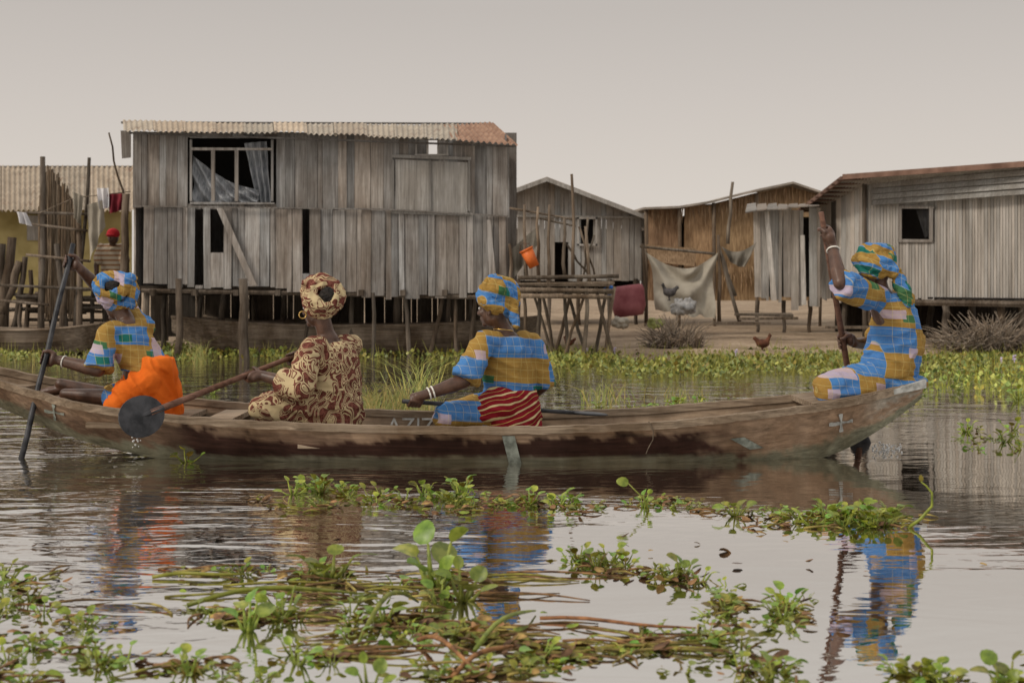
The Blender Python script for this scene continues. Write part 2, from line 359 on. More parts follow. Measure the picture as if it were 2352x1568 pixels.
def corr(mb,a,b,c,d,nw,amp,tone=1.0,rows=4,nrm=None,sag=0):
    a,b,c,d=[V(k) for k in (a,b,c,d)]
    nrm=nrm or (b-a).cross(d-a).normalized()
    def fn(u,v):
        p=a.lerp(b,u).lerp(d.lerp(c,u),v)
        return p+nrm*(amp*math.sin(u*nw*2*math.pi)+sag*math.sin(v*math.pi)*(.5+U(-.1,.1)))
    mb.grid(fn,nw*6,rows,tone)
def cloth(mb,a,b,c,d,amp=.04,nf=5,nu=24,nv=12,tone=1.0,sag=0):
    a,b,c,d=[V(k) for k in (a,b,c,d)]; ph=U(0,6)
    def fn(u,v):
        p=a.lerp(b,u).lerp(d.lerp(c,u),v)
        return p+V((0,-amp*math.sin(u*nf*6.28+ph+v*1.5)*(.3+.7*v)+.9*amp*noise.noise(p*5),-sag*math.sin(u*math.pi)*(1-v*.6)))
    mb.grid(fn,nu,nv,tone)
# ---------------------------------------------------------------- BIG PLANK HOUSE
HYD=19.5
house=thing('stilt_house','large weathered grey plank house on stilts with a torn curtain in its window','house',P(740,800,HYD))
top=lin((305,302),(640,303),(900,312),(1170,333)); mid=lin((305,474),(880,482),(1170,498)); bot=lin((325,657),(620,662),(900,682),(1168,674))
ops=[(440,626,316,468),(904,1078,362,490),(955,1028,322,357)]
mb=MB(); planks(mb,305,1170,top,lambda x:mid(x)+2,HYD,25,ops,jy=.025,lo=.72,hi=1.15,wv=.55,lean=1,gap=.9)
mb.build('upper_wall',M['plank'],house)
mb=MB(); planks(mb,330,1167,mid,bot,HYD-.05,23,[(455,468,475,655),(484,500,478,580),(694,707,474,628)],rag=7,jy=.04,lean=3,gap=1.1,lo=.7,hi=1.35,wv=.55)
for a,b,c,d,e,f in ((497,478,512,478,590,655),(1118,505,1126,505,1140,640)):
    mb.slab([P(a,b,HYD-.14),P(c,d,HYD-.14),P(e,f,HYD-.14),P(e-16,f,HYD-.14)],(0,.025,0),1.25)
mb.build('lower_wall',M['plank'],house)
mb=MB()
mb.slab([P(307,472,HYD-.13),P(880,479,HYD-.13),P(880,482,HYD-.13),P(307,475,HYD-.13)],(0,.03,0),.7)
mb.slab([P(880,479,HYD-.13),P(1168,495,HYD-.13),P(1168,498,HYD-.13),P(880,482,HYD-.13)],(0,.03,0),.7)
mb.build('rail_board',M['plank'],house)
x0=P(305,0,HYD).x; x1=P(1168,0,HYD).x; zb=P(0,662,HYD).z; zt=P(0,305,HYD).z
mb=MB()
for xx in (x0+.02,x1-.04):
    y=HYD+.02
    while y<HYD+2.9:
        mb.box((xx,y+.07,(zb+zt)/2-.02),(.025,.135,zt-zb),tonev()); y+=.14
xx=x0
while xx<x1:
    pxr=CX+xx/(HYD+3)*F
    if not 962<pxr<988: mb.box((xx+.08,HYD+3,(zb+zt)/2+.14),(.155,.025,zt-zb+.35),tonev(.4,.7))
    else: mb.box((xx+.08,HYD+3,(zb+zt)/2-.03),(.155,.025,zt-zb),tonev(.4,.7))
    xx+=.155
mb.build('rear_wall',M['plank'],house)
mb=MB(); mb.box(((x0+x1)/2,HYD+1.48,zb+.01),(x1-x0-.1,2.9,.05),.5)
for i in range(9): mb.box((x0+.3+i*(x1-x0-.6)/8,HYD+1.4,zb-.06),(.07,3.1,.08),.7)
mb.tube([P(325,662,HYD-.02)+V((0,0,-.03)),P(700,668,HYD-.02)+V((0,0,-.03)),P(1172,684,HYD-.02)],.035,6,.9)
mb.build('floor',M['post'],house)
mb=MB(); planks(mb,345,1165,lambda x:655,lambda x:780,HYD+2.95,30,gap=1.5,rag=14,lo=.3,hi=.9,wv=.6); mb.build('shade_boards',M['post'],house)  # boards added at the rear to make the space under the house dark
roof=MB(); N_=11
fe=lin((285,302),(640,303),(1040,319),(1130,330)); be=lin((278,279),(640,284),(1000,287),(1130,283))
xs_=[284+i*(1045-284)/N_ for i in range(N_+1)]
for i in range(N_):
    a,b=xs_[i],xs_[i+1]+6; o=U(-2,3); yy=HYD-.32-(.01 if i%2 else 0)
    corr(roof,P(a,fe(a)+o,yy),P(b,fe(b)+o+U(-2,2),yy),P(b-2,be(b)-2+o,22.0),P(a-2,be(a)-2+o,22.0),6,.014,tonev(.8,1.1,.05),5,sag=.02)
rf=roof.build('roof',M['roof'],house,True)
ro=MB(); corr(ro,P(1040,321,HYD-.34),P(1190,333,HYD-.34),P(1132,281,21.9),P(1018,288,21.9),11,.016,1.0,4)
ro.build('rusty_sheet',M['rust'],rf,True,label='rusty brown sheet at the right end of the roof')
mb=MB()
mb.slab([P(296,303,HYD-.22),P(1185,334,HYD-.22),P(1185,338,HYD-.22),P(296,307,HYD-.22)],(0,.04,0),.5)
mb.slab([P(277,300,HYD+.6),P(300,300,HYD+.6),P(300,362,HYD+.6),P(280,364,HYD+.6)],(0,.02,0),.9)
mb.slab([P(278,279,22.02),P(1130,282,22.02),P(1130,286,22.02),P(278,284,22.02)],(0,.03,0),.5)
mb.build('eave_board',M['plank'],house)
mb=MB(); Yw=HYD-.06
for q in ((436,314,630,317),(438,339,626,345),(436,464,630,469)):
    mb.slab([P(q[0],q[1],Yw),P(q[2],q[1]+1,Yw),P(q[2],q[3],Yw),P(q[0],q[3],Yw)],(0,.05,0),tonev(.9,1.2))
for x,w_ in ((438,5),(489,8),(543,8),(625,5)):
    mb.slab([P(x-w_/2,342 if x in(489,543,577) else 321,Yw+.01),P(x+w_/2,342 if x in(489,543,577) else 321,Yw+.01),P(x+w_/2,462,Yw+.01),P(x-w_/2,462,Yw+.01)],(0,.04,0),tonev(.8,1.1))
win=mb.build('window',M['plank'],house)
mb=MB(); A,B,Cc,D=P(443,356,HYD+.12),P(596,436,HYD+.12),P(592,468,HYD+.12),P(443,468,HYD+.12)
def cfn(u,v):
    p=A.lerp(B,u).lerp(D.lerp(Cc,u),v); return p+V((0,-.05*math.sin((u*1.0-v*.5)*26)-.03*math.sin(u*14+v*8),-.1*math.sin(u*math.pi)*(1-v)))
mb.grid(cfn,70,30)
cloth(mb,P(562,330,HYD+.22),P(612,324,HYD+.22),P(624,466,HYD+.22),P(592,466,HYD+.22),.07,3,30,16,tone=1.1)
mb.build('curtain',M['curtain'],win,True)
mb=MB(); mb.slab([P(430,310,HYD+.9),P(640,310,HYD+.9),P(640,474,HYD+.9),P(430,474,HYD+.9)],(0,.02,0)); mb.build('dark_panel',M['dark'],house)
mb=MB(); Ys=HYD-.075
mb.slab([P(908,366,Ys),P(986,370,Ys),P(986,487,Ys),P(906,484,Ys)],(0,.03,0),.85); mb.slab([P(989,370,Ys),P(1074,373,Ys),P(1074,489,Ys),P(989,487,Ys)],(0,.03,0),.75)
for q in ((900,358,1082,365),(900,486,1082,493)): mb.slab([P(q[0],q[1]-3,Ys-.03),P(q[2],q[1]+3,Ys-.03),P(q[2],q[3]+3,Ys-.03),P(q[0],q[3]-3,Ys-.03)],(0,.05,0),.7)
for x in (902,987,1077): mb.slab([P(x-2,366,Ys-.02),P(x+3,368,Ys-.02),P(x+3,486,Ys-.02),P(x-2,484,Ys-.02)],(0,.04,0),.55)
mb.build('shutter',M['plank_pale'],house,label='closed pair of plywood shutters')
mb=MB(); 
for q in ((953,318,1030,322),(953,354,1030,358)): mb.slab([P(q[0],q[1],Yw),P(q[2],q[1],Yw),P(q[2],q[3],Yw),P(q[0],q[3],Yw)],(0,.04,0),1.2)
for x in (956,982,1006,1027): mb.slab([P(x-2,322,Yw+.01),P(x+2,322,Yw+.01),P(x+2,354,Yw+.01),P(x-2,354,Yw+.01)],(0,.04,0),1.1)
mb.build('vent_frame',M['plank_pale'],house)
for x,yb_,Y,l,r in ((345,800,19.7,-8,.05),(410,826,18.9,0,.05),(373,770,20.5,6,.04),(500,800,20.4,14,.05),(560,838,18.6,-2,.07),(640,790,21,13,.04),(722,800,20.2,-16,.045),(805,812,20,5,.04),(855,826,19.2,2,.03),(910,806,20.4,4,.07),(978,812,20.0,40,.035),(1030,806,20.4,2,.04),(1052,816,19.6,-5,.03),(1078,812,20,16,.035),(1092,800,20.8,-12,.03),(1135,806,20.2,8,.05),(1160,812,19.6,-13,.04),(450,780,21.3,13,.04),(585,770,22,0,.05),(760,775,21.8,20,.05),(690,806,19.8,30,.03),(940,812,19.7,-10,.035)):
    partstick('stilt',house,P(x+l,672 if Y>19 else 640,Y),V((P(x,yb_,Y).x,Y,-.3)),r*.85,r*1.1)
# ---------------------------------------------------------------- canoes at the houses
def small_canoe(label,pxa,pxb,Y,ytop,zb,rise=.12,beam=.6,dY=0):
    A=P(pxa,ytop,Y); B=P(pxb,ytop,Y+dY); e=thing('canoe',label,'canoe',(A+B)/2+V((0,0,zb-A.z)))
    mb=MB(); n_=28; rows=[]
    for i in range(n_+1):
        t=i/n_; c=A.lerp(B,t); k=(1-abs(2*t-1)**3.5); b=beam/2*k+.03; zg=A.z+rise*(abs(2*t-1)**2.2); zk=zb+.6*(zg-zb)*abs(2*t-1)**6
        rows.append([V((c.x,c.y-b,zg)),V((c.x,c.y-b*.9,(zg+zk)/2)),V((c.x,c.y-b*.5,zk)),V((c.x,c.y+b*.5,zk)),V((c.x,c.y+b*.9,(zg+zk)/2)),V((c.x,c.y+b,zg)),V((c.x,c.y+b-.03,zg)),V((c.x,c.y+b*.45,zk+.04)),V((c.x,c.y-b*.45,zk+.04)),V((c.x,c.y-b+.03,zg))])
    m=10; vs=[p for r in rows for p in r]; fs=[[i*m+k,i*m+(k+1)%m,(i+1)*m+(k+1)%m,(i+1)*m+k] for i in range(n_) for k in range(m)]+[list(range(m)),[n_*m+k for k in range(m)]]
    mb.add(vs,fs,1.0); mb.build('hull',M['oldboat'],e)
    mb=MB(); mb.tube([r[0]+V((0,-.01,.01)) for r in rows],.02,5,1.2); mb.build('gunwale',M['oldboat'],e)
    mb=MB(); mb.tube([r[5]+V((0,.01,.01)) for r in rows],.02,5,1.2); mb.build('gunwale',M['oldboat'],e)
    return e
small_canoe('long brown canoe moored in the shade under the big plank house',395,1240,20.3,748,.02)
small_canoe('old dark canoe moored below the reed fence at the left edge',-160,250,20.2,758,.02,.1)
small_canoe('low grey canoe lying behind the stilts under the middle of the plank house',470,760,22.3,738,.08,.08,.4)
# ---------------------------------------------------------------- grey gable house
g=thing('wooden_house','small grey board house with a pointed gable behind the plank house','house',P(1320,690,27))
tp=lin((1165,440),(1255,414),(1478,498)); mb=MB()
planks(mb,1168,1472,tp,lambda x:645,27,14,[(1330,1368,503,560),(1268,1300,556,645)],lo=.9,hi=1.15,rag=1,gap=.7,jy=.02)
mb.slab([P(1168,493,26.93),P(1470,497,26.93),P(1470,502,26.93),P(1168,498,26.93)],(0,.03,0),1.1)
mb.build('wall',M['plank_pale'],g)
mb=MB()
for a,b in (((1150,445),(1256,406)),((1256,406),(1480,492))):
    A=P(*a,26.6);B=P(*b,26.6); mb.slab([A,B,B+V((0,4.5,0)),A+V((0,4.5,0))],(0,0,-.06),1.0)
mb.build('roof',M['greyroof'],g)
mb=MB()
for a,b in (((1150,447),(1256,408)),((1256,408),(1480,494))):
    A=P(*a,26.55);B=P(*b,26.55); mb.slab([A,B,B-V((0,0,.07)),A-V((0,0,.07))],(0,.04,0),.95)
mb.build('barge_board',M['plank_pale'],g)
mb=MB(); mb.box(P(1320,600,28.5),(2.5,.1,1.3)); mb.build('shade_backing',M['dark'],g)  # added near-black sheet, painted shade behind the door and window
mb=MB(); mb.slab([P(1470,500,27),P(1470,645,27),P(1470,645,27)+V((0,3.5,0)),P(1470,500,27)+V((0,3.5,0))],(.03,0,0),.8); mb.slab([P(1168,440,27),P(1168,645,27),P(1168,645,27)+V((0,3.5,0)),P(1168,440,27)+V((0,3.5,0))],(.03,0,0),.8); mb.slab([P(1168,442,27.1),P(1255,418,27.1),P(1470,500,27.1),P(1470,500,27.13),P(1168,500,27.13)],(0,.03,0),.5); mb.build('side_wall',M['plank_pale'],g)
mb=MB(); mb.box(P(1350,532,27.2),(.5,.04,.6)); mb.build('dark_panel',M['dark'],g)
mb=MB()
for q in ((1326,499,1372,503),(1326,560,1372,564),(1326,499,1330,564),(1368,499,1372,564)): mb.slab([P(q[0],q[1],26.9),P(q[2],q[1],26.9),P(q[2],q[3],26.9),P(q[0],q[3],26.9)],(0,.05,0),1.2)
mb.build('window_frame',M['plank_pale'],g)
for x in (1190,1260,1330,1400,1460): partstick('stilt',g,P(x,640,27),V((P(x,0,27).x,27,.1)),.05)
h2=thing('house','grey house of which only a strip shows between gable house and thatched house','house',P(1470,660,30))
mb=MB(); planks(mb,1440,1505,lambda x:500+abs(x-1470)*.2,lambda x:690,30,12,lo=.8,hi=1.1,rag=1); mb.build('wall',M['plank_pale'],h2)
mb=MB(); mb.slab([P(1430,530,29.6),P(1510,530,29.6),P(1500,496,31.5),P(1440,496,31.5)],(0,0,.03),.9); mb.build('roof',M['greyroof'],h2)
# ---------------------------------------------------------------- mat house
g=thing('mat_house','tan house walled with woven palm mats under a low curved roof','house',P(1680,740,26.5))
tp=lin((1482,480),(1640,468),(1740,442),(1822,426),(1885,448)); mb=MB()
for a,b,k in ((1484,1558,.95),(1572,1636,1.1),(1634,1737,1.0),(1735,1813,1.1),(1811,1886,.95)):
    mb.slab([P(a,tp(a),26.5-.02*(k>1)),P(b,tp(b),26.5-.02*(k>1)),P(b,690,26.45),P(a,690,26.45)],(0,.04,0),(k,k*U(.94,1.02),k*U(.88,1)))
# loose straw hanging from the eave and ragged lower fringe
for i in range(260):
    x=U(1484,1884); y0_=tp(x)+U(0,8) if i%2 else U(600,640); L_=U(14,50); mb.tube([P(x,y0_,26.4),P(x+U(-4,4),y0_+L_,26.36)],[.012,.004],4,tonev(.7,1.3,.05))
for a,b in ((1484,1600),): mb.slab([P(a,562,26.2),P(b,570,26.2),P(b-4,612,26.1),P(a+8,600,26.1)],(0,.03,0),.75)
mb.build('wall',M['mat'],g)
mb=MB(); mb.box(P(1690,585,27.6),(3.0,.05,1.5)); mb.build('shade_backing',M['dark'],g)  # added near-black sheet, interior shade painted behind the mats
mb=MB(); pts=[(1478,476),(1560,473),(1640,460),(1740,434),(1822,417),(1890,440)]
for (a,b),(c,d) in zip(pts,pts[1:]):
    A=P(a,b,26.2);B=P(c,d,26.2); mb.slab([A,B,B+V((0,4,.1)),A+V((0,4,.1))],(0,0,-.04),1.0)
mb.build('roof',M['greyroof'],g)
for x,y in ((1484,478),(1560,470),(1640,462),(1738,440),(1884,446)): partstick('post',g,P(x,y+4,26.35),V((P(x,0,26.35).x,26.35,.1)),.04,mat='stick')
# ---------------------------------------------------------------- pale shack
g=thing('tin_shack','narrow shack of pale ragged upright sheets beside the corrugated house','shack',P(1800,740,24))
mb=MB(); planks(mb,1730,1846,lambda x:480,lin((1730,686),(1868,704)),24,15,[],lo=1.1,hi=1.65,rag=14,lean=8,gap=1.0,jy=.1,wv=.6,warm=.04)
planks(mb,1858,1885,lambda x:478,lambda x:700,24,14,[],lo=1.1,hi=1.5,rag=8,lean=5)
mb.slab([P(1756,486,23.8),P(1766,486,23.8),P(1784,690,23.7),P(1772,690,23.7)],(0,.02,0),1.7)
mb.slab([P(1838,540,23.8),P(1848,540,23.8),P(1852,700,23.7),P(1842,700,23.7)],(0,.02,0),1.5)
mb.build('wall',M['plank_pale'],g)
mb=MB(); 
for i in range(7):
    a=1712+i*24; yl=487-i*2; mb.slab([P(a,yl+U(-2,3),23.6),P(a+26,yl+U(-3,2),23.6),P(a+24,470+U(-2,2),25.5),P(a+4,471,25.5)],(0,0,.02),tonev(.5,.8))
mb.build('roof',M['greyroof'],g)
mb=MB(); mb.box(P(1800,590,25),(1.0,.05,1.4)); mb.build('shade_backing',M['dark'],g)  # added near-black sheet, shade painted behind the gaps
for x in (1740,1800,1860): partstick('stilt',g,P(x,690,24.1),V((P(x,0,24.1).x,24.1,.1)),.04)
# ---------------------------------------------------------------- corrugated house
g=thing('corrugated_house','big corrugated metal house on stilts with one dark square window','house',P(2180,760,21))
Yr=lambda px: 22.5-(px-1985)/415*3.0
zf=.77; 
def PZ(px,z,Y): q=P(px,650,Y); q.z=z; return q
tops=lambda p:418-(p-1985)*.085
mb=MB(); planks(mb,1986,2480,lambda p:tops(p)+4,lambda p:650+(HC-zf)*F/Yr(p),Yr,7.2,[(2070,2138,478,550)],lo=.78,hi=1.05,rag=3,gap=1.1,jy=.012,lean=0,warm=.03,wv=.12)
mb.build('wall',M['tin'],g)
mb=MB()
for k in range(4):
    f0=k*13; mb.slab([P(2002,tops(2002)+4+f0,Yr(2002)-.06),P(2480,tops(2480)+4+f0*1.15,Yr(2480)-.06),P(2480,tops(2480)+16+f0*1.15,Yr(2480)-.1),P(2002,tops(2002)+16+f0,Yr(2002)-.1)],(0,.02,0),tonev(.65,1.0,.03))
mb.build('upper_slats',M['plank_pale'],g)
mb=MB(); x=1862.; Yl=lambda px: 22.5+(1985-px)/135*3.5
while x<1984:
    b=min(x+U(9,15),1985); ta=lin((1850,478),(1985,418)); ba=lin((1850,684),(1985,692)); 
    mb.slab([P(x,ta(x),Yl(x)),P(b-.8,ta(b),Yl(b)),P(b-.8,ba(b)+U(-5,8),Yl(b)),P(x,ba(x)+U(-5,8),Yl(x))],(.02,.01,0),tonev(1.2,1.8,.05) if not 1905<x<1918 else .3); x=b  # boards toned brighter so the side facing the sun looks lit
mb.build('side_wall',M['plank_pale'],g)
partstick('corner_post',g,P(1985,420,22.42),PZ(1986,.1,22.42),.035,.04,'post',.005)
mb=MB(); NL=P(1935,405,22.0);NR=P(2480,366,18.8);FL=P(1830,486,26); FR=NR+(FL-NL)
corr(mb,NL,NR,FR,FL,50,.02,1.0,4,V((0,0,1))); mb.build('roof',M['tin'],g,True)
mb=MB(); mb.slab([NL+V((0,-.02,.03)),NR+V((0,-.02,.03)),NR+V((0,-.02,-.05)),NL+V((0,-.02,-.05))],(0,.03,0),1.0); mb.slab([NL,FL,FL+V((0,0,-.07)),NL+V((0,0,-.07))],(-.03,0,0),.9)
for i in range(9): q=NL.lerp(FL,i/9); mb.tube([q+V((-.08,0,-.06)),q+V((.5,0,-.03))],.02,5,.6)
mb.build('eave',M['tinroof'],g)
mb=MB(); wy=lambda p:Yr(p)-.06
for q in ((2066,472,2146,479),(2064,549,2142,556),(2064,474,2071,552),(2136,474,2143,552)): mb.slab([P(q[0],q[1],wy(q[0])),P(q[2],q[1]+1,wy(q[2])),P(q[2],q[3],wy(q[2])),P(q[0],q[3],wy(q[0]))],(0,.05,0),.9)
wf=mb.build('window_frame',M['plank'],g)
mb=MB(); cloth(mb,P(2104,482,Yr(2104)+.06),P(2138,482,Yr(2138)+.06),P(2140,530,Yr(2138)+.06),P(2126,548,Yr(2120)+.06),.02,2); mb.build('curtain',M['black'],wf,True)
mb=MB(); c=P(2130,560,23.6); mb.box(c,(1.6,.05,1.5)); mb.slab([PZ(1995,zf,22.6),PZ(2480,zf,18.95),PZ(2480,zf,18.95)+V((0,4,0)),PZ(1995,zf,22.6)+V((0,3,0))],(0,0,.03),1); mb.build('shade_backing',M['dark'],g)  # added near-black sheet and floor colour, painted as the unlit interior
mb=MB(); mb.tube([PZ(1985,zf-.05,22.3),PZ(2480,zf-.05,18.8)],.05,6,.8)
mb.build('floor_beam',M['post'],g)
for x,o in ((1995,0),(2070,.3),(2140,1.2),(2170,0),(2230,1.5),(2300,.2),(2345,1.4),(2390,0),(1940,1.5)): 
    q=PZ(x,zf,Yr(max(x,1985))+.05+o); partstick('stilt',g,q,V((q.x+U(-.05,.05),q.y,.05)),.055,.05)
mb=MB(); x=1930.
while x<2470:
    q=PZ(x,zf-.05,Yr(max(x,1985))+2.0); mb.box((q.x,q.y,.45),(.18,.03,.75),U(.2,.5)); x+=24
mb.build('shade_boards',M['post'],g)  # dark-toned boards added behind the stilts, painted as shade under the house
# ---------------------------------------------------------------- yellow house and left clutter
g=thing('yellow_house','low yellow walled house with a pale corrugated roof at the left edge','house',P(100,690,27))
mb=MB(); mb.slab([P(-200,478,27),P(300,478,27),P(300,690,27),P(-200,690,27)],(0,.1,0),1); mb.build('wall',M['yellow'],g)
mb=MB(); 
for i in range(5): a=-200+i*102; corr(mb,P(a,484,26.4),P(a+106,484,26.4),P(a+106,382,30.5),P(a,382,30.5),9,.025,tonev(.7,.85,.03),4)
mb.build('roof',M['roof'],g,True)
mb=MB(); mb.slab([P(-200,381,30.45),P(303,381,30.45),P(303,386,30.45),P(-200,386,30.45)],(0,.05,0),.8); mb.build('ridge_board',M['plank'],g)
mb=MB(); mb.slab([P(62,495,26.95),P(90,495,26.95),P(90,552,26.95),P(62,552,26.95)],(0,.03,0),.8); mb.build('window',M['plank_pale'],g)
g=thing('reed_fence','tall brown reed screen tied to poles left of the plank house','fence',P(135,760,20.6))
mb=MB()
for i in range(170):
    x=U(92,172); t_=lin((90,470),(108,385),(135,410),(172,470))(x)+U(-10,20); stick(mb,P(x+U(-4,4),t_,20.6+U(-.05,.05)),P(x,U(700,735),20.6),.009,.012,.02,4,4,tonev(.6,1.3))
mb.build('reed_panel',M['reed'],g)
for a in ((98,360,92,770,.045),(205,362,168,760,.03),(180,500,186,800,.05),(130,560,160,800,.05),(150,600,140,800,.05),(95,600,90,790,.05)): partstick('pole',g,P(a[0],a[1],20.4),P(a[2],a[3],20.4)+V((0,0,-.25)),a[4]*.8,a[4])
for a in ((60,488,215,492),(70,515,200,530),(60,585,210,600),(0,655,330,668),(0,690,110,700)): partstick('crossbar',g,P(a[0],a[1],20.35),P(a[2],a[3],20.35),.022,.022)
gp='leaning poles stuck in the water at the left edge'
for a in ((5,560,0,760,.07),(28,545,5,745,.08),(58,590,30,740,.05),(45,600,8,690,.07),(70,620,62,770,.04)):
    mb=MB(); stick(mb,P(a[0],a[1],20.9),P(a[2],a[3]+30,20.9),a[4]*.8,a[4],.03); mb.build('pole',M['post'],None,True,label='thick grey pole leaning among the stakes at the far left',cat='pole',group=gp)
mb=MB(); stick(mb,P(250,305,20.2),P(288,470,20.2),.012,.018,.02,6); stick(mb,P(288,470,20.2),P(300,700,20.2),.018,.03,.02); mb.build('pole',M['stick'],None,True,label='thin tall bent stick at the left corner of the plank house',cat='pole')
mb=MB(); stick(mb,P(290,445,20),P(283,680,20),.05,.06,.02); stick(mb,P(283,680,20),P(280,800,20),.05,.06,.02); mb.build('post',M['post'],None,True,label='thick brown post beside the left edge of the plank house',cat='post')
mb=MB(); mb.tube([P(30,486,20.3),P(90,490,20.3),P(170,455,20.3),P(300,440,20.3)],.008,5); mb.build('clothes_line',M['stick'],label='clothes line strung between the poles at the left',cat='clothes line')
for nm,q,m_,lb in (('laundry',(222,432,250,432,252,476,230,482),'white','white garment hanging on the clothes line'),('laundry',(246,446,284,444,282,482,250,492),'maroon','maroon cloth hanging on the clothes line'),('laundry',(165,440,192,450,186,520,172,500),'tarp','pale cloth hanging beside the top of the reed screen'),('laundry',(38,486,58,488,74,520,44,512),'white','small white rag hanging on the crossbar of the reed screen'),('laundry',(200,470,236,460,240,520,205,600),'tarp','beige sheet hanging behind the clothes line'),('tarp',(318,500,326,480,345,660,305,660),'black','black plastic sheet crumpled at the left corner of the plank house')):
    mb=MB(); a=[P(q[i],q[i+1],20.2+(.15 if m_=='black' else 0)) for i in (0,2,4,6)]; cloth(mb,*a,.05,2,14,12); mb.build(nm,M[m_],None,True,label=lb,cat='cloth' if nm=='laundry' else 'plastic sheet')
g=thing('walkway','rough walkway of poles low above the water at the left','walkway',P(100,740,20.8))
mb=MB()
for i in range(14): 
    y=U(660,735); stick(mb,P(U(-60,90),y,21+U(-.4,.4)),P(U(180,340),y+U(-12,12),21+U(-.4,.4)),.03,.025,.03)
mb.build('bar',M['post'],g)
for x in (10,45,120,215,240,320): partstick('stilt',g,P(x,U(640,690),20.9),P(x+U(-8,8),800,20.9),.035)
# ---------------------------------------------------------------- platform right of the house
g=thing('platform','rickety pole platform standing over the water right of the plank house','platform',P(1290,800,19))
mb=MB()
for i in range(16): 
    t_=i/15; y=18.2+t_*2.4; z=.99-.03*t_; a=P(1168+U(-5,5),0,y); b=P(1400+U(-14,12),0,y); mb.slab([V((a.x,y,z)),V((b.x,y+U(-.05,.05),z+U(-.01,.03))),V((b.x,y+.12,z+.01)),V((a.x,y+.12,z))],(0,0,.025),tonev(.6,1.2))
mb.build('deck',M['stick'],g)
for y0,z in ((18.2,.93),(18.15,.85),(19.6,.9)): partstick('beam',g,V((P(1175,0,y0).x,y0,z)),V((P(1408,0,y0).x,y0,z-.02)),.035,.03,'stick')
partstick('beam',g,P(1190,638,18.4),P(1420,634,18.4),.03,.03,'stick')
for x,l,yb_,Y,r in ((1180,0,810,18.6,.03),(1208,6,815,18.9,.03),(1235,-4,825,18.3,.035),(1262,20,810,19.2,.03),(1290,-25,800,19,.03),(1300,3,812,18.9,.03),(1330,30,806,19.2,.03),(1345,-2,815,18.6,.035),(1378,-18,808,19,.03),(1395,26,812,18.6,.03),(1400,-12,800,19.8,.03),(1250,30,810,19.6,.025),(1315,-34,810,18.7,.025)):
    partstick('leg',g,P(x-l,658,Y),V((P(x+l,0,Y).x,Y,-.2)),r*.8,r,'stick')
for x,t_,l,b_ in ((1236,475,0,650),(1313,400,6,640),(1296,500,0,640),(1345,520,6,650),(1170,560,6,660),(1262,470,-4,645),(1205,470,4,640)): partstick('upright',g,P(x,t_,19.3),P(x+l,b_,19.3),.02,.03,'stick')
for a in ((1170,478,1320,505),(1236,500,1320,520),(1330,520,1370,650),(1365,540,1330,655),(1300,560,1355,640),(1350,500,1345,600)): partstick('crossbar',g,P(a[0],a[1],19.35),P(a[2],a[3],19.35),.018,.014,'stick')
mb=MB(); cloth(mb,P(1172,575,19.9),P(1240,515,19.9),P(1236,560,19.9),P(1180,640,19.9),.05,3); mb.build('tarp',M['tarp'],None,True,label='pale rag draped on the poles right of the plank house',cat='cloth')
mb=MB(); c=P(1219,594,19.2); mb.tube([c+V((-.06,0,.12)),c+V((.05,0,-.11))],[.09,.07],16); mb.tube([c+V((-.065,0,.13)),c+V((-.055,0,.11))],[.1,.1],16)
b=thing('bucket','orange plastic bucket hanging upside down on a pole of the platform','bucket',c); mb.build('body',M['orange_plastic'],b,True)
mb=MB(); mb.tube([c+V((-.15,0,.1)),c+V((-.13,-.02,.22)),c+V((-.02,0,.2))],.006,5); mb.build('handle',M['stick'],b,True)
g=thing('tarp_shelter','large beige tarp hung on poles in front of the mat house','tarp',P(1565,740,23.5))
mb=MB(); A,B,Cc,D=P(1480,578,23.5),P(1654,572,23.5),P(1632,732,23.1),P(1514,712,23.2)
def tfn(u,v):
    p=A.lerp(B,u).lerp(D.lerp(Cc,u),v); sag=.3*math.sin(u*math.pi)*(1-v)**1.3
    r_=math.hypot(u-.5,v*.8); dr=.09*math.sin(r_*17)*(1-v*.6)+.1*math.sin((u-.5)*11*(1+v*.4))*v+.07*noise.noise(p*3)+.15*math.sin(u*math.pi)
    return p+V((.05*math.sin(v*5+u*3),-dr,-sag+.06*noise.noise(V((u*6,v,3)))*v))
mb.grid(tfn,60,36); mb.build('sheet',M['tarp'],g,True)
mb=MB(); cloth(mb,P(1655,566,23.6),P(1738,556,23.6),P(1712,612,23.6),P(1674,596,23.6),.08,2,24,14,tone=.6,sag=.12); mb.build('flap',M['tarp'],g,True,label='brown rag tied to the end of the pole')
for a in ((1476,560,1484,740),(1650,540,1655,745),(1650,560,1700,740),(1683,418,1672,560),(1655,580,1690,680)): partstick('pole',g,P(a[0],a[1],23.4),P(a[2],a[3],23.4),.025,.035,'stick')
partstick('crossbar',g,P(1470,566,23.4),P(1640,583,23.4),.025,.025,'stick')
mb=MB(); a=P(1445,690,23); 
def tub(mb,c,rx,rz,h):
    mb.loft([(c+V((0,0,-h)),rx*.85,rx*.6),(c+V((0,0,-h*.4)),rx,rx*.7),(c+V((0,0,h*.7)),rx*.9,rx*.66),(c+V((0,0,h)),rx*.75,rx*.5)],V((1,0,.12)),V((0,1,0)))
tub(mb,a,.27,.3,.25); mb.build('tub',M['redbox'],None,True,label='faded red metal tub standing on the bank behind the platform',cat='tub')
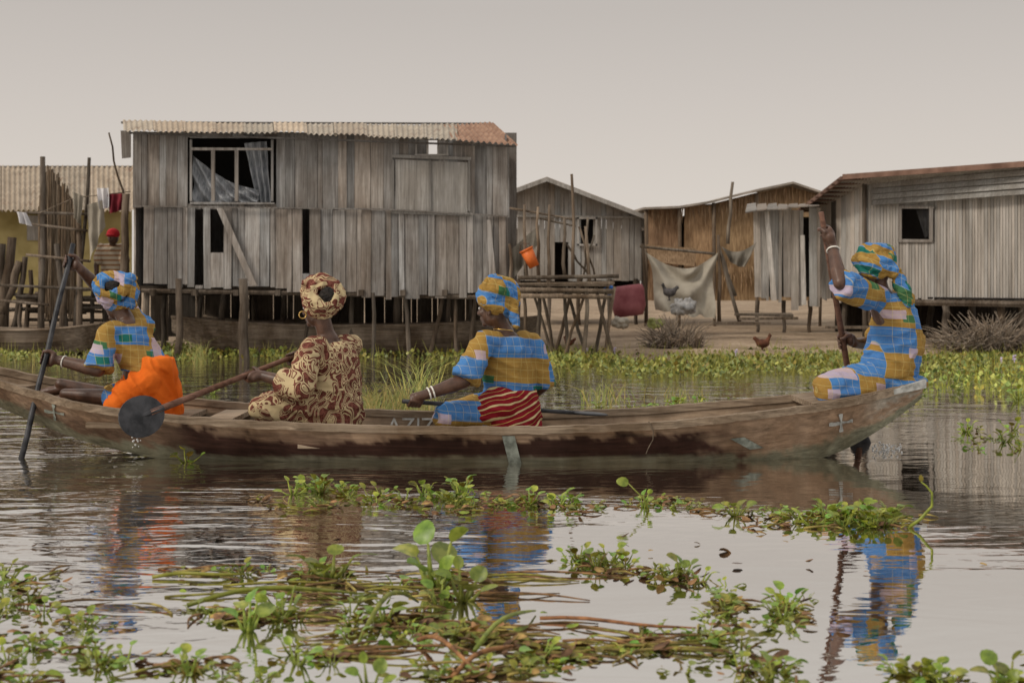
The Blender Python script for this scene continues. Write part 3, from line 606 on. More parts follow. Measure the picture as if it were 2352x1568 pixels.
for px,py,r,m_,lb in ((1568,706,.14,'greysack','crumpled grey white sack in front of the beige tarp'),(1505,745,.1,'olive','crumpled green yellow sack on the bank below the tarp'),(1425,742,.1,'tarp','dull brown sack on the bank under the red tub'),(1395,668,.06,'blue_plastic','blue plastic bag on the edge of the platform')):
    mb=MB(); c=P(px,py,22.5 if px!=1395 else 20); mb.ell(c,(r*1.5,r,r*.8)); mb.ell(c+V((r*.8,0,r*.3)),(r*.6,r*.7,r*.8)); mb.ell(c+V((-r*.5,0,r*.6)),(r*.5,r*.6,r*.5))
    remesh('sack',mb,.016,M[m_],smooth=3,disp=lambda p:.05*noise.noise(p*12)+.025*noise.noise(p*26),label=lb,cat='sack')
for i,(x,y) in enumerate(((1700,735),(1690,725),(1900,755),(1640,745))):
    mb=MB(); q=P(x,y,21.5+i*.2); mb.slab([q,q+V((.9,.1,U(-.03,.03))),q+V((.9,.25,0)),q+V((0,.15,0))],(0,0,.04),U(.7,1.1)); mb.build('board',M['stick'],label=['grey board lying before the tin shack','weathered board leaning by the pale shack','brown board on the bank under the corrugated house','short board beside the beige tarp'][i],cat='board')
def brush(label,cx,cy,Y,wx,h,n_):
    mb=MB(); c=P(cx,cy,Y)
    for i in range(n_):
        a=U(0,6.28); p=c+V((U(-wx,wx)*.6,U(-.3,.3),U(0,h*.3))); d=V((math.cos(a)*U(.2,.6)*wx,math.sin(a)*.3,U(.0,1.0)*h*(1-abs(p.x-c.x)/wx))); 
        mb.tube([p-d*.2,p+d*.5+V((0,0,U(0,.05))),p+d],[.009,.006,.003],4,tonev(.6,1.3))
    mb.build('brush_pile',M['twig'],label=label,cat='brush pile')
brush('grey heap of dry twigs on the bank in front of the tarp',1550,806,20,.55,.5,420)
brush('long heap of dry brown branches under the corrugated house',2270,806,19.3,1.0,.5,620)
def hen(label,px,py,Y,s,m_,fl=-1):
    b=P(px,py,Y); mb=MB(); f=V((fl,0,0))
    mb.ell(b+V((0,0,.16*s)),(.13*s,.085*s,.085*s)); mb.chain([b+f*.08*s+V((0,0,.2*s)),b+f*.12*s+V((0,0,.27*s)),b+f*.13*s+V((0,0,.31*s))],[.05*s,.03*s,.03*s]); mb.cap(b+f*.15*s+V((0,0,.31*s)),b+f*.18*s+V((0,0,.3*s)),.014*s,.005*s)
    mb.ell(b+f*.13*s+V((0,0,.34*s)),(.02*s,.008*s,.015*s)); mb.chain([b-f*.09*s+V((0,0,.2*s)),b-f*.15*s+V((0,0,.26*s)),b-f*.18*s+V((0,0,.24*s))],[.05*s,.035*s,.012*s])
    for y in (-.03,.03): mb.chain([b+V((0,y*s,.1*s)),b+V((-.01,y*s,.05*s)),b+V((.005,y*s,.005)),b+V((.005,y*s,.005))+f*.04*s],[.022*s,.012*s,.01*s,.009*s])
    return remesh('hen',mb,.006,M[m_],smooth=1,label=label,cat='hen')
M['rufous']=plain('rufous_feathers',(.06,.022,.012),(.15,.055,.028),14,.8); M['greyf']=plain('grey_feathers',(.03,.028,.028),(.12,.11,.11),14,.8)
hen('reddish brown hen standing on the bare bank',1752,808,19.3,.72,'rufous',1); hen('dark hen perched above the sacks before the beige tarp',1538,690,22.6,.8,'greyf')
hen('small brown hen at the water edge beside the platform',1308,800,19.5,.5,'rufous',-1)
# ---------------------------------------------------------------- plants
def leaf(mb,base,d,up,L,Wd,tone,cup=.3,bend=.25):
    d=d.normalized(); s=d.cross(up)
    if s.length<1e-4: s=V((1,0,0))
    s.normalize(); u=s.cross(d).normalized(); n_=10; vs=[base+d*L*.5-u*Wd*.04]
    for k in range(n_):
        a=2*math.pi*k/n_; al=(1-math.cos(a))/2; ac=math.sin(a)*.5*(1.12-.25*al)
        vs.append(base+d*al*L+s*ac*Wd+u*(abs(ac)*Wd*cup-bend*al*al*L))
    mb.add(vs,[[0,1+k,1+(k+1)%n_] for k in range(n_)],tone)
def rosette(seed,nl,size,upr,deadp=.15,ls=(.34,.62)):
    rd=random.Random(seed); mb=MB(); G=rd.uniform
    for k in range(nl):
        a=6.283*(k/nl)+G(-.4,.4); el=G(*upr); L=size*G(.4,1.0); d=V((math.cos(a)*math.cos(el),math.sin(a)*math.cos(el),math.sin(el)))
        b=V((math.cos(a)*.012,math.sin(a)*.012,.0)); e=b+d*L; m=b.lerp(e,.5)+V((0,0,-.1*L)); 
        dead=G(0,1)<deadp; tn=(.8,.45,.3) if dead else (G(.7,1.25),G(.8,1.15),G(.6,1.1))
        if rd.random()<.15: tn=(1.5,1.2,.8)
        mb.tube([b,m,e],[size*.05,size*.06,size*.028],5,(1.1,1.0,.9) if not dead else tn)
        dd=(d*.7+V((math.cos(a),math.sin(a),0))*G(.1,.8)+V((0,0,G(-.2,.5)))).normalized()
        up=(V((0,0,1))+V((G(-.5,.5),G(-.5,.5),0))-d*.3).normalized()
        S=size*G(*ls); leaf(mb,e,dd,up,S,S*G(.8,1.05),tn,G(.15,.5),G(.0,.45))
    me=mb.mesh('water_hyacinth'); me.materials.append(M['leaf']); me.polygons.foreach_set('use_smooth',[True]*len(me.polygons)); return me
RO=[rosette(i,random.Random(i).randint(6,10),.1,(.15,1.1),.15) for i in range(8)]
RB=[rosette(50+i,6,.16,(.7,1.4),.05) for i in range(4)]
RF=[rosette(80+i,8,.085,(.03,.55),.28,(.32,.54)) for i in range(6)]
def plant(me,p,s,label,group=None,rz=None):
    o=link('water_hyacinth',me,None,label,'plant',group); o.location=(p.x,p.y,-.004); o.rotation_euler=(U(-.12,.12),U(-.12,.12),U(0,6.28) if rz is None else rz); o.scale=(s,s,s*U(.7,1.1)); return o
def scatter(n_,fx,fy,pool,smin,smax,label,group):
    for i in range(n_):
        px=fx(); p=W(px,fy(px)); plant(random.choice(pool),p,U(smin,smax),label,group)
tri=random.triangular; gs=random.gauss
def scpatch(patches,pool,smin,smax,label,group):
    for cx,cy,rx,ry,k in patches:
        for i in range(k): plant(random.choice(pool),W(cx+gs(0,.6)*rx,min(1600,cy+gs(0,.6)*ry)),U(smin,smax),label,group)
scpatch([(740,1140,70,20,13),(890,1147,60,14,7),(1030,1146,70,20,13),(1130,1162,80,10,7),(1320,1160,60,12,7)],RO+RF,.45,.82,'small green hyacinth rosette in the thin floating line just in front of the canoe','hyacinth line in front of the canoe')
scatter(8,lambda:U(1420,1640),lambda x:1160+U(-12,16),RF,.5,.8,'tiny hyacinth rosette right of the floating line in front of the canoe','sparse hyacinth right of the line')
scatter(30,lambda:tri(1830,2120,1980),lambda x:1190+U(-22,24),RO,.5,.88,'green hyacinth rosette in the dense raft below the stern of the canoe','hyacinth raft below the stern')
scatter(7,lambda:U(1665,1830),lambda x:1180+(x-1750)*.1+U(-12,12),RO+RF,.45,.8,'small hyacinth rosette trailing left of the raft below the stern','hyacinth trailing left of the stern raft')
scatter(17,lambda:U(1310,1610),lambda x:1288+(x-1310)*.14+U(-14,14),RO+RF,.42,.75,'small hyacinth rosette in the slanting raft at centre right','slanting hyacinth raft at centre right')
scpatch([(560,1315,110,10,5),(740,1325,80,20,5)],RO+RF,.4,.65,'hyacinth rosette in the left part of the foreground mat','left foreground hyacinth')
scpatch([(1010,1365,100,25,5)],RB+RO,.35,.6,'broad leaved hyacinth in the middle of the foreground mat','middle foreground hyacinth')
scpatch([(530,1420,80,22,5),(650,1410,50,25,4),(900,1430,110,25,6),(1070,1465,120,30,7),(1200,1515,90,25,5),(1050,1550,140,18,6),(760,1500,80,22,5),(1310,1505,80,18,5),(1480,1485,65,30,8),(560,1550,80,18,5)],RO+RF+RF,.34,.68,'hyacinth rosette in the littered mat along the bottom edge','bottom hyacinth mat')
scpatch([(200,1425,50,16,4),(220,1520,80,25,6),(400,1530,80,22,5)],RO+RF,.34,.68,'hyacinth rosette in the mat at the bottom left','bottom left hyacinth mat')
scpatch([(1660,1385,45,30,8),(1640,1480,50,45,10),(1745,1535,70,28,7),(1810,1405,38,28,6)],RO+RF,.38,.7,'hyacinth rosette in the upright patch at lower right','lower right hyacinth patch')
scpatch([(40,1350,50,35,6),(30,1420,50,30,4),(60,1500,60,30,4),(50,1570,50,15,3)],RO+RF,.42,.72,'hyacinth rosette at the lower left edge','left edge hyacinth')
scpatch([(2130,1555,80,16,8),(2300,1575,50,15,4)],RO,.38,.72,'hyacinth rosette in the bottom right corner','bottom right corner hyacinth')
scatter(12,lambda:U(2215,2360),lambda x:1005+U(-22,35),RO+RF,.5,.9,'hyacinth rosette floating right of the stern','hyacinth right of the stern')
scatter(4,lambda:U(2320,2360),lambda x:U(905,925),RO,.8,1.2,'hyacinth rosette at the right edge behind the stern','hyacinth at the right edge')
scatter(10,lambda:U(1300,1700),lambda x:U(925,945),RO,.6,.9,'hyacinth rosette just behind the stern half of the canoe','hyacinth behind the canoe')
for px,py,me,s,lb in ((428,1062,RO[2],.95,'single hyacinth plant floating against the dark side of the canoe'),(760,1330,RB[0],.9,'tall hyacinth with two bright rounded leaves in the left foreground'),(1000,1355,RB[1],1.0,'tallest broad leaved hyacinth in the middle foreground'),(1065,1380,RB[2],.8,'broad pale leaved hyacinth right of the tallest one'),(1565,1325,RB[3],.6,'hyacinth with one upright round leaf at the end of the slanting raft'),(570,1450,RB[1],.65,'hyacinth with a large dark glossy leaf at lower left'),(655,1420,RB[2],.55,'upright hyacinth beside the large dark leaf'),(880,1430,RB[3],.65,'hyacinth with a narrow upright leaf near the bottom centre'),(1690,1185,RB[0],.55,'small upright hyacinth left of the raft below the stern'),(1480,1165,RB[1],.4,'hyacinth with one long leaning leaf between two rafts'),(1800,1420,RB[2],.5,'upright hyacinth at the right side of the lower right patch'),(1320,1160,RB[3],.4,'upright hyacinth at the right end of the line'),(1025,1150,RB[0],.45,'upright hyacinth in the middle of the line'),(2310,1585,RB[1],.5,'broad leaf hyacinth in the bottom right corner'),(850,1590,RB[2],.5,'dark green hyacinth cut by the bottom edge'),(490,905,RB[0],.6,'leafy hyacinth behind the canoe between the first two women')):
    plant(me,W(px,py),s,lb)
def litter(label,n_,fx,fy,lmax=.35,pts=None,fk=.3):
    mb=MB()
    for i in range(n_):
        if pts:
            q_=random.choice(pts); px=q_[0]+gs(0,.55)*q_[2]; p=W(px,min(1610,q_[1]+gs(0,.55)*q_[3]))
        else: px=fx(); p=W(px,fy(px))
        k=U(0,1); a=U(0,6.28) if U(0,1)<.4 else U(-.35,.35)
        d=V((math.cos(a),math.sin(a)*.8,0)); sd=V((-d.y,d.x,0))
        if k<fk:
            L=U(.05,lmax); bw=U(-.1,.1)*L
            tn=random.choice([(1,.85,.65),(.7,.65,.45),(1.0,1.4,.5),(1.3,1.6,.8)])
            mb.tube([p+d*L*q+sd*bw*math.sin(q*3.14)+V((0,0,.003+.008*math.sin(q*3.14))) for q in (0,.2,.4,.6,.8,1)],[.0045,.0045,.004,.004,.003,.002],5,tn)
        else:
            S=U(.02,.05); leaf(mb,p+V((0,0,U(.004,.014))),d+V((0,0,U(-.1,.35))),V((U(-.5,.5),U(-.5,.5),1)),S,S*U(.4,.9),random.choice([(1,.85,.65),(1.2,1,.8),(.55,.45,.4),(1.5,1.5,.9),(.9,1.4,.4),(.8,1.6,.4)]),U(-.4,.6),U(-.4,.5))
    mb.build('floating_litter',M['dead'],None,True,label=label,cat='litter',kind='stuff')
litter('brown dead leaves and stems in the bottom hyacinth mat',380,None,None,.28,[(530,1420,80,16),(900,1430,120,24),(1070,1460,120,28),(1070,1460,120,28),(1200,1505,100,24),(1050,1550,150,20),(760,1500,80,20),(1310,1500,80,18),(1480,1485,60,30),(400,1530,110,24)],fk=.35)
litter('dead leaves in the thin line in front of the canoe',180,lambda:U(560,1650),lambda x:1160+12*math.sin(x*.02)+U(-8,12),.12)
litter('dead leaves among the raft below the stern',80,lambda:U(1700,2130),lambda x:1198+U(-14,16),.15)
litter('long brown stems and dead leaves in the left foreground',90,lambda:U(360,1180),lambda x:1345+U(-38,30),.42,fk=.5)
litter('dead leaves in the slanting raft',50,lambda:U(1310,1610),lambda x:1297+(x-1310)*.14+U(-12,12),.12)
litter('dead leaves in the lower right patch',80,None,None,.12,[(1660,1390,45,30),(1650,1480,50,45),(1750,1530,70,30),(1810,1410,40,28)])
litter('dead leaves at the lower left edge',60,lambda:U(-10,150),lambda x:U(1310,1585),.2)
litter('single leaves scattered over the open foreground water',30,lambda:U(0,2352),lambda x:U(1220,1580),.1,fk=0)
def stems(items):
    for a,b,hz,r,m_,tn,lb in items:
        p=W(*a); q=W(*b); mb=MB(); mb.tube([p.lerp(q,k)+V((0,0,.008+hz*math.sin(k*3.14)))+V((0,.02*math.sin(k*7),0)) for k in (0,.15,.3,.45,.6,.75,.9,1)],[r,r,r,r*.95,r*.9,r*.8,r*.6,r*.4],6,tn); mb.build('plant_stem',M[m_],None,True,label=lb,cat='plant stem')
stems([((430,1395),(820,1370),.04,.008,'leaf',(1.1,1,.8),'long green stem lying across the left foreground'),((350,1330),(560,1325),.01,.007,'leaf',(1.3,1,.8),'pale green stem floating at the left of the foreground mat'),((830,1470),(960,1390),.08,.008,'leaf',(1.1,1,.8),'arching green stem in the middle foreground'),((1090,1500),(1230,1410),.04,.007,'leaf',(1.1,1,.8),'thick green stem slanting near the bottom centre'),((1240,1425),(1600,1450),.006,.006,'dead',(1.2,.85,.65),'long reddish dry stem right of the bottom mat'),((960,1475),(1100,1560),.04,.007,'dead',(1.2,.9,.65),'broad rusty dry leaf blade at the bottom centre'),((1040,1560),(1190,1490),.03,.007,'dead',(1.2,.9,.65),'second rusty dry blade crossing the bottom centre')])
mb=MB(); p=W(2085,1212); mb.tube([p,p+V((.05,0,.035)),p+V((.1,0,.09)),p+V((.1,0,.145)),p+V((.075,0,.175)),p+V((.055,0,.19))],[.008,.007,.006,.005,.004,.003],6,(1.1,1,.8)); leaf(mb,p+V((.055,0,.19)),V((0,0,1)),V((0,-1,0)),.03,.02,(.8,.5,.3)); mb.build('plant_stem',M['leaf'],None,True,label='tall curved green stem at the right end of the stern raft',cat='plant stem')
mb=MB(); p=W(1490,1172); mb.tube([p,p+V((-.02,0,.05)),p+V((-.09,0,.12))],[.005,.004,.003],6,(1.1,1,.8)); leaf(mb,p+V((-.09,0,.12)),V((-1,0,.3)),V((0,-1,.4)),.055,.045,(1.1,1.1,.9)); mb.build('plant_stem',M['leaf'],None,True,label='single long leaning stem with one round leaf in front of the canoe',cat='plant stem')
def bed(label,n_,fx,fy,s,flow=0):
    mb=MB()
    for i in range(n_):
        px=fx(); p=W(px,fy(px)); pn=noise.noise(V((p.x*.9,p.y*.9,5)))
        if pn<-.12 and U(0,1)<.75: continue
        a=U(0,6.28); el=U(.1,1.3); d=V((math.cos(a)*math.cos(el),math.sin(a)*math.cos(el),math.sin(el))); S=s*U(.6,1.3); h_=U(.005,.07+.05*max(0,pn))
        b=V((p.x,p.y,h_)); sd=d.cross(V((0,0,1))).normalized()*S*.42; tn=random.choice([(1,1,.8),(.7,.8,.6),(1.25,1.1,.9),(.8,.9,.9),(1.2,.85,.5),(.5,.6,.5),(1.4,1.3,1)])
        if U(0,1)<.12:
            L=U(.1,.28); b0=V((p.x,p.y,0)); mb.add([b0,b0+V((.012,0,0)),b0+V((U(-.5,.5)*L,U(-.2,.2)*L,L))],[(0,1,2)],(1.3,1.1,.8)); continue
        mb.add([b,b+d*S*.5+sd,b+d*S+V((0,0,.005)),b+d*S*.5-sd],[(0,1,2,3)],tn)
        if U(0,1)<.5: mb.add([V((p.x-.006,p.y,0)),V((p.x+.006,p.y,0)),b],[(0,1,2)],(.9,.8,.6))
    return mb.build('hyacinth_bed',M['bed'],None,True,label=label,cat='plants',kind='stuff')
bed('broad floating bed of hyacinth along the right bank',11000,lambda:U(1225,2420),lambda x:tri(806,872,836)+5*math.sin(x*.013)+4*math.sin(x*.031),.06)
bed('floating bed of hyacinth under the plank house and left edge',6000,lambda:U(-40,1240),lambda x:tri(790,838,806)+3*math.sin(x*.02),.06)
bed('sparse hyacinth drifting off the right bank',700,lambda:U(1900,2400),lambda x:U(860,905),.055)
fl=thing('flower_spikes','lilac hyacinth flowers dotted over the far floating bed','flowers',W(1700,820))
for px,py in ((1348,808),(1412,810),(1690,814),(2300,834),(2330,830)):
    q=W(px,py+16)+V((0,0,.12)); mb=MB()
    for k in range(6): mb.ell(q+V((U(-.015,.015),U(-.015,.015),U(-.015,.035))),.012,nu=6,nv=4)
    mb.tube([V((q.x,q.y,0)),q],.006,4); mb.build('flower_spike',M['flower'],fl)
def grass(label,px,py,wpx,n_,h,seed=0):
    mb=MB()
    for i in range(n_):
        p=W(px+gs(0,.55)*wpx,py+U(-10,8)); L=h*U(.35,1.0); a=U(-1,1)*.6; b=U(-.3,.3); dr=V((a,b,1)); m=p+dr*L*.55; t_=p+V((a*2.4,b,.85))*L*.95; w_=V((.0035,0,0)); tn=random.choice([(1,1,1),(.8,.95,.8),(1.3,1.1,.9)])
        mb.add([p-w_,p+w_,m-w_*.8,m+w_*.8,t_],[(0,1,3,2),(2,3,4)],tn)
    mb.build('grass_tuft',M['grass'],label=label,cat='grass tuft',kind='stuff')
grass('large tuft of tall yellow green grass behind the canoe between the two middle women',910,937,85,190,.32)
grass('thin tuft of bright grass rising left of the third woman',960,925,40,50,.6)
grass('short grass tuft beside the back of the second woman',855,945,25,60,.25)
grass('low grass tuft behind the canoe right of the third woman',1390,925,55,50,.28)
grass('low grass tuft behind the stern half of the canoe',1560,915,60,30,.2)
grass('grass tuft on the far bed left of the plank house stilts',460,828,20,40,.4)
grass('grass tuft on the left bed near the first woman',200,840,120,80,.3)
# ---------------------------------------------------------------- THE CANOE
sx_=np.array([-3.75,-3.45,-3.1,-2.5,-2.0,-1.58,-.89,-.45,.165,.83,1.35,1.86,2.25,2.42])
S_={'zg':[.58,.52,.437,.31,.263,.233,.21,.20,.20,.222,.27,.32,.385,.425],'Yn':[8.75,8.62,8.45,8.15,8.0,7.95,7.9,7.9,7.9,7.93,8.0,8.13,8.3,8.37],'Yf':[8.85,8.95,9.0,9.1,9.05,9.0,8.9,8.86,8.82,8.88,8.85,8.8,8.64,8.57],'zk':[.54,.42,.27,.08,-.01,-.06,-.10,-.12,-.12,-.11,-.06,.0,.2,.33]}
XX=np.linspace(-3.75,2.42,300)
def sm(a):
    y=np.interp(XX,sx_,a); k=np.ones(17)/17; yp=np.pad(y,8,mode='reflect',reflect_type='odd'); return np.convolve(yp,k,'valid')
ST={k:sm(v) for k,v in S_.items()}
def st(k,x): return float(np.interp(x,XX,ST[k]))
def side(x,v,far=False,off=0):
    zg,yn,yf,zk=[st(k,x) for k in ('zg','Yn','Yf','zk')]; b=yf-yn; yc=yn+.17*b if not far else yf-.17*b; y0=yf if far else yn
    y=y0+(yc-y0)*(max(v,0.0)**1.5); z=zg+(zk-zg)*v
    return V((x,y+(off if far else -off),z))
boat=thing('canoe','long wooden canoe carrying four women with white crosses painted near its ends','canoe',V((0,8.4,0)))
mb=MB(); NR_=18; rows=[]
def hullcol(x,v,z):
    nz=noise.noise(V((x*2.2,v*2,1)))*.5+noise.noise(V((x*9,v*5,4)))*.4+noise.noise(V((x*28,v*9,8)))*.25
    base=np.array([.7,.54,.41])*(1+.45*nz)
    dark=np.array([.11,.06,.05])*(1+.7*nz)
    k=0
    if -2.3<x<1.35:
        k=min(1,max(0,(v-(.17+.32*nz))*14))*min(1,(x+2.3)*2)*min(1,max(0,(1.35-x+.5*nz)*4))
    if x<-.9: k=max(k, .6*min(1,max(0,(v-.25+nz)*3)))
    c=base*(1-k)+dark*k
    green=np.array([.46,.5,.4])*(1+.7*nz)
    if x<-1.8 or x>1.1: kg=min(1,max(0,(v-.62-.35*nz)*9))
    else: kg=.75*min(1,max(0,(.045+.03*nz-z)*60))
    c=c*(1-kg)+green*kg
    if x>2.0: 
        kw=min(1,(x-2.0)*6)*min(1,max(0,(.5+.8*nz-v)*8)); c=c*(1-kw)+np.array([.75,.75,.7])*(1+.4*nz)*kw
    return tuple(float(q) for q in np.clip(c,0.01,1.2))
vts=[];vs=[]
for x in XX:
    row=[(side(x,j/NR_),j/NR_) for j in range(NR_+1)]+[(side(x,1-j/NR_,True),1-j/NR_) for j in range(NR_+1)]
    ymid=(st('Yn',x)+st('Yf',x))/2
    for v in (0,.15,.3,.6,.85):
        a=side(x,v,True)+V((0,-.03,0)); a.y=max(a.y,ymid+.005); row.append((a,None))
    for v in (.85,.6,.3,.15,0):
        a=side(x,v)+V((0,.03,0)); a.y=min(a.y,ymid-.005); row.append((a,None))
    for p_,v in row:
        vs.append(p_)
        if v is None:
            q=.9+.5*noise.noise(V((x*4,p_.z*20,2))); vts.append((.68*q,.56*q,.44*q))
        else: vts.append(hullcol(x,v,p_.z))
    m=len(row)
fs=[[i*m+k,i*m+(k+1)%m,(i+1)*m+(k+1)%m,(i+1)*m+k] for i in range(len(XX)-1) for k in range(m)]+[list(range(m)),[(len(XX)-1)*m+k for k in range(m)][::-1]]
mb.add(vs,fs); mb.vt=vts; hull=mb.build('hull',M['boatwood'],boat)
for far in (False,True):
    mb=MB(); vs=[]; s_=-1 if not far else 1
    for i,x in enumerate(XX):
        p=side(x,0,far); yo=p.y+s_*.014; yi=p.y-s_*.045; z=p.z; jz=.006*noise.noise(V((x*9,far*5,0)))+.003*noise.noise(V((x*40,far*5,0))); jo=.005*noise.noise(V((x*14,7,far)))
        vs+= [V((x,yo+jo,z-.028+jz)),V((x,yo+jo,z+.012+jz)),V((x,yi,z+.012+jz)),V((x,yi,z-.028))]
    fs=[[i*4+k,i*4+(k+1)%4,(i+1)*4+(k+1)%4,(i+1)*4+k] for i in range(len(XX)-1) for k in range(4)]+[[0,1,2,3],[len(vs)-1-k for k in range(4)]]
    mb.add(vs,fs,1.0); mb.build('gunwale',M['rail'],boat)
def thwart(x,w_,z,tn=1.0):
    mb=MB(); mb.box((x,(st('Yn',x)+st('Yf',x))/2,z),(w_,(st('Yf',x)-st('Yn',x))-.1,.03),tn); mb.build('thwart',M['rail'],boat)
thwart(-2.18,.5,.2); thwart(-1.72,.16,.2,1.2); thwart(-1.05,.3,.1); thwart(0,.3,.1); thwart(-3.1,.25,.36)
thwart(1.35,.07,.16)
mb=MB(); vs=[];n0=8
for i in range(n0+1):
    x=1.72+i*(2.41-1.72)/n0; z=st('zg',x)+.016; vs+=[V((x,st('Yn',x)+.012,z)),V((x,st('Yf',x)-.012,z)),V((x,st('Yf',x)-.012,z-.03)),V((x,st('Yn',x)+.012,z-.03))]
mb.add(vs,[[i*4+k,i*4+(k+1)%4,(i+1)*4+(k+1)%4,(i+1)*4+k] for i in range(n0) for k in range(4)]+[[0,1,2,3],[n0*4+3,n0*4+2,n0*4+1,n0*4]],(1,1,1)); mb.build('stern_deck',M['rail'],boat)
mb=MB()
mb.slab([V((2.22,st('Yn',2.22)-.022,st('zg',2.22)+.01)),V((2.43,8.34,st('zg',2.42)+.02)),V((2.43,8.34,st('zg',2.42)-.03)),V((2.22,st('Yn',2.22)-.022,st('zg',2.22)-.02))],(0,.06,0),1); mb.build('painted_tip',M['paint'],boat)
def cross_(x,v,s,rot,m_='paint'):
    mb=MB(); c=side(x,v)
    for j,a in enumerate((rot,rot+math.pi/2)):
        d=V((math.cos(a),0,math.sin(a))); w_=V((-math.sin(a),0,math.cos(a)))*s*.15; s1=s if j==0 else s*.72
        def fn(u,q):
            k=c+d*(2*u-1)*s1+w_*(2*q-1)*(.75+.5*noise.noise(V((u*6+j*3,q*5+x,1)))+.25*math.sin(u*7+j)); vv=min(1,max(0,(st('zg',k.x)-k.z)/(st('zg',k.x)-st('zk',k.x)))); k.y=side(k.x,vv,off=.006+.003*j).y; return k
        mb.grid(fn,14,1)
    mb.build('painted_cross',M[m_],boat)
cross_(-2.66,.4,.07,-.1,'greenpaint'); cross_(1.89,.4,.075,.12)
def patch(x,v0,v1,w_,tilt,mat='greenpaint'):
    mb=MB(); 
    def fn(u,v): 
        vv=v0+(v1-v0)*v; xx=x+w_*(u-.5)+tilt*(v-.5); return side(xx,vv,off=.006)
    mb.grid(fn,3,6)
    mb.build('metal_patch',M[mat],boat)
patch(.0,.12,.66,.07,.04); patch(1.33,.38,.62,.08,.12)
mb=MB(); 
pts=[side(.77,v,off=.022)+V((.02*math.sin(v*9),0,0)) for v in (-.06,.1,.25,.4,.5)]; mb.tube(pts,.003,5); mb.build('twine',M['stick'],boat)
cu=bpy.data.curves.new('txt','FONT'); cu.body='AZIZ'; cu.size=.135; cu.extrude=.001; to=bpy.data.objects.new('tmp',cu); C.objects.link(to)
dg=bpy.context.evaluated_depsgraph_get(); me=bpy.data.meshes.new_from_object(to.evaluated_get(dg)); bpy.data.objects.remove(to)
px_=P(885,985,8.7); x_=px_.x; yy=side(x_,.45,True).y-.05
me.transform(Matrix.Translation(V((x_,yy,.085)))@Matrix.Rotation(math.radians(90-14),4,'X')); me.materials.clear(); me.materials.append(M['paint']); link('painted_lettering',me,boat)
# ---------------------------------------------------------------- PEOPLE
def grip(mb,G,A,wrist,r=.016,s=1.0,sg=1,loose=0):
    G=V(G);A=V(A).normalized(); N=(V(wrist)-G); N=(N-A*N.dot(A)).normalized(); T=A.cross(N)*sg; rr=r+.008+loose
    mb.ell(G+N*(rr+.016),(.044*s,.02*s,.038*s),(A,N,T)); mb.cap(G+N*(rr+.03),V(wrist),.027*s,.03)
    for k in range(4):
        o=A*(k-1.5)*.0215*s; ln=[.9,1,.97,.8][k]
        pts=[G+o+N*(rr+.014)+T*.02]
        for th in (62,112,160*ln,205*ln):
            t_=math.radians(th); pts.append(G+o+(N*math.cos(t_)+T*math.sin(t_))*rr*(1.15 if th<120 else 1))
        mb.chain(pts,[.0112*s,.0107*s,.0098*s,.009*s,.0078*s])
    o=A*(.045*s); pts=[G+A*.03*s+N*(rr+.02)-T*.018]
    for th in (-50,-95,-135): t_=math.radians(th); pts.append(G+o*(.9 if th>-60 else .75)+(N*math.cos(t_)+T*math.sin(t_))*(rr+.003))
    mb.chain(pts,[.014*s,.0125*s,.011*s,.009*s])
def foot(mb,ank,d):
    d=V(d).normalized(); s=d.cross(V((0,0,1))).normalized(); mb.chain([ank-d*.03+V((0,0,-.03)),ank+d*.07+V((0,0,-.045)),ank+d*.13+V((0,0,-.055))],[.032,.03,.022])
    for k in range(5): mb.cap(ank+d*.13+s*(k-2)*.016+V((0,0,-.055)),ank+d*(.175-.009*k)+s*(k-2)*.017+V((0,0,-.06)),.012-.001*k,.009-.0006*k)
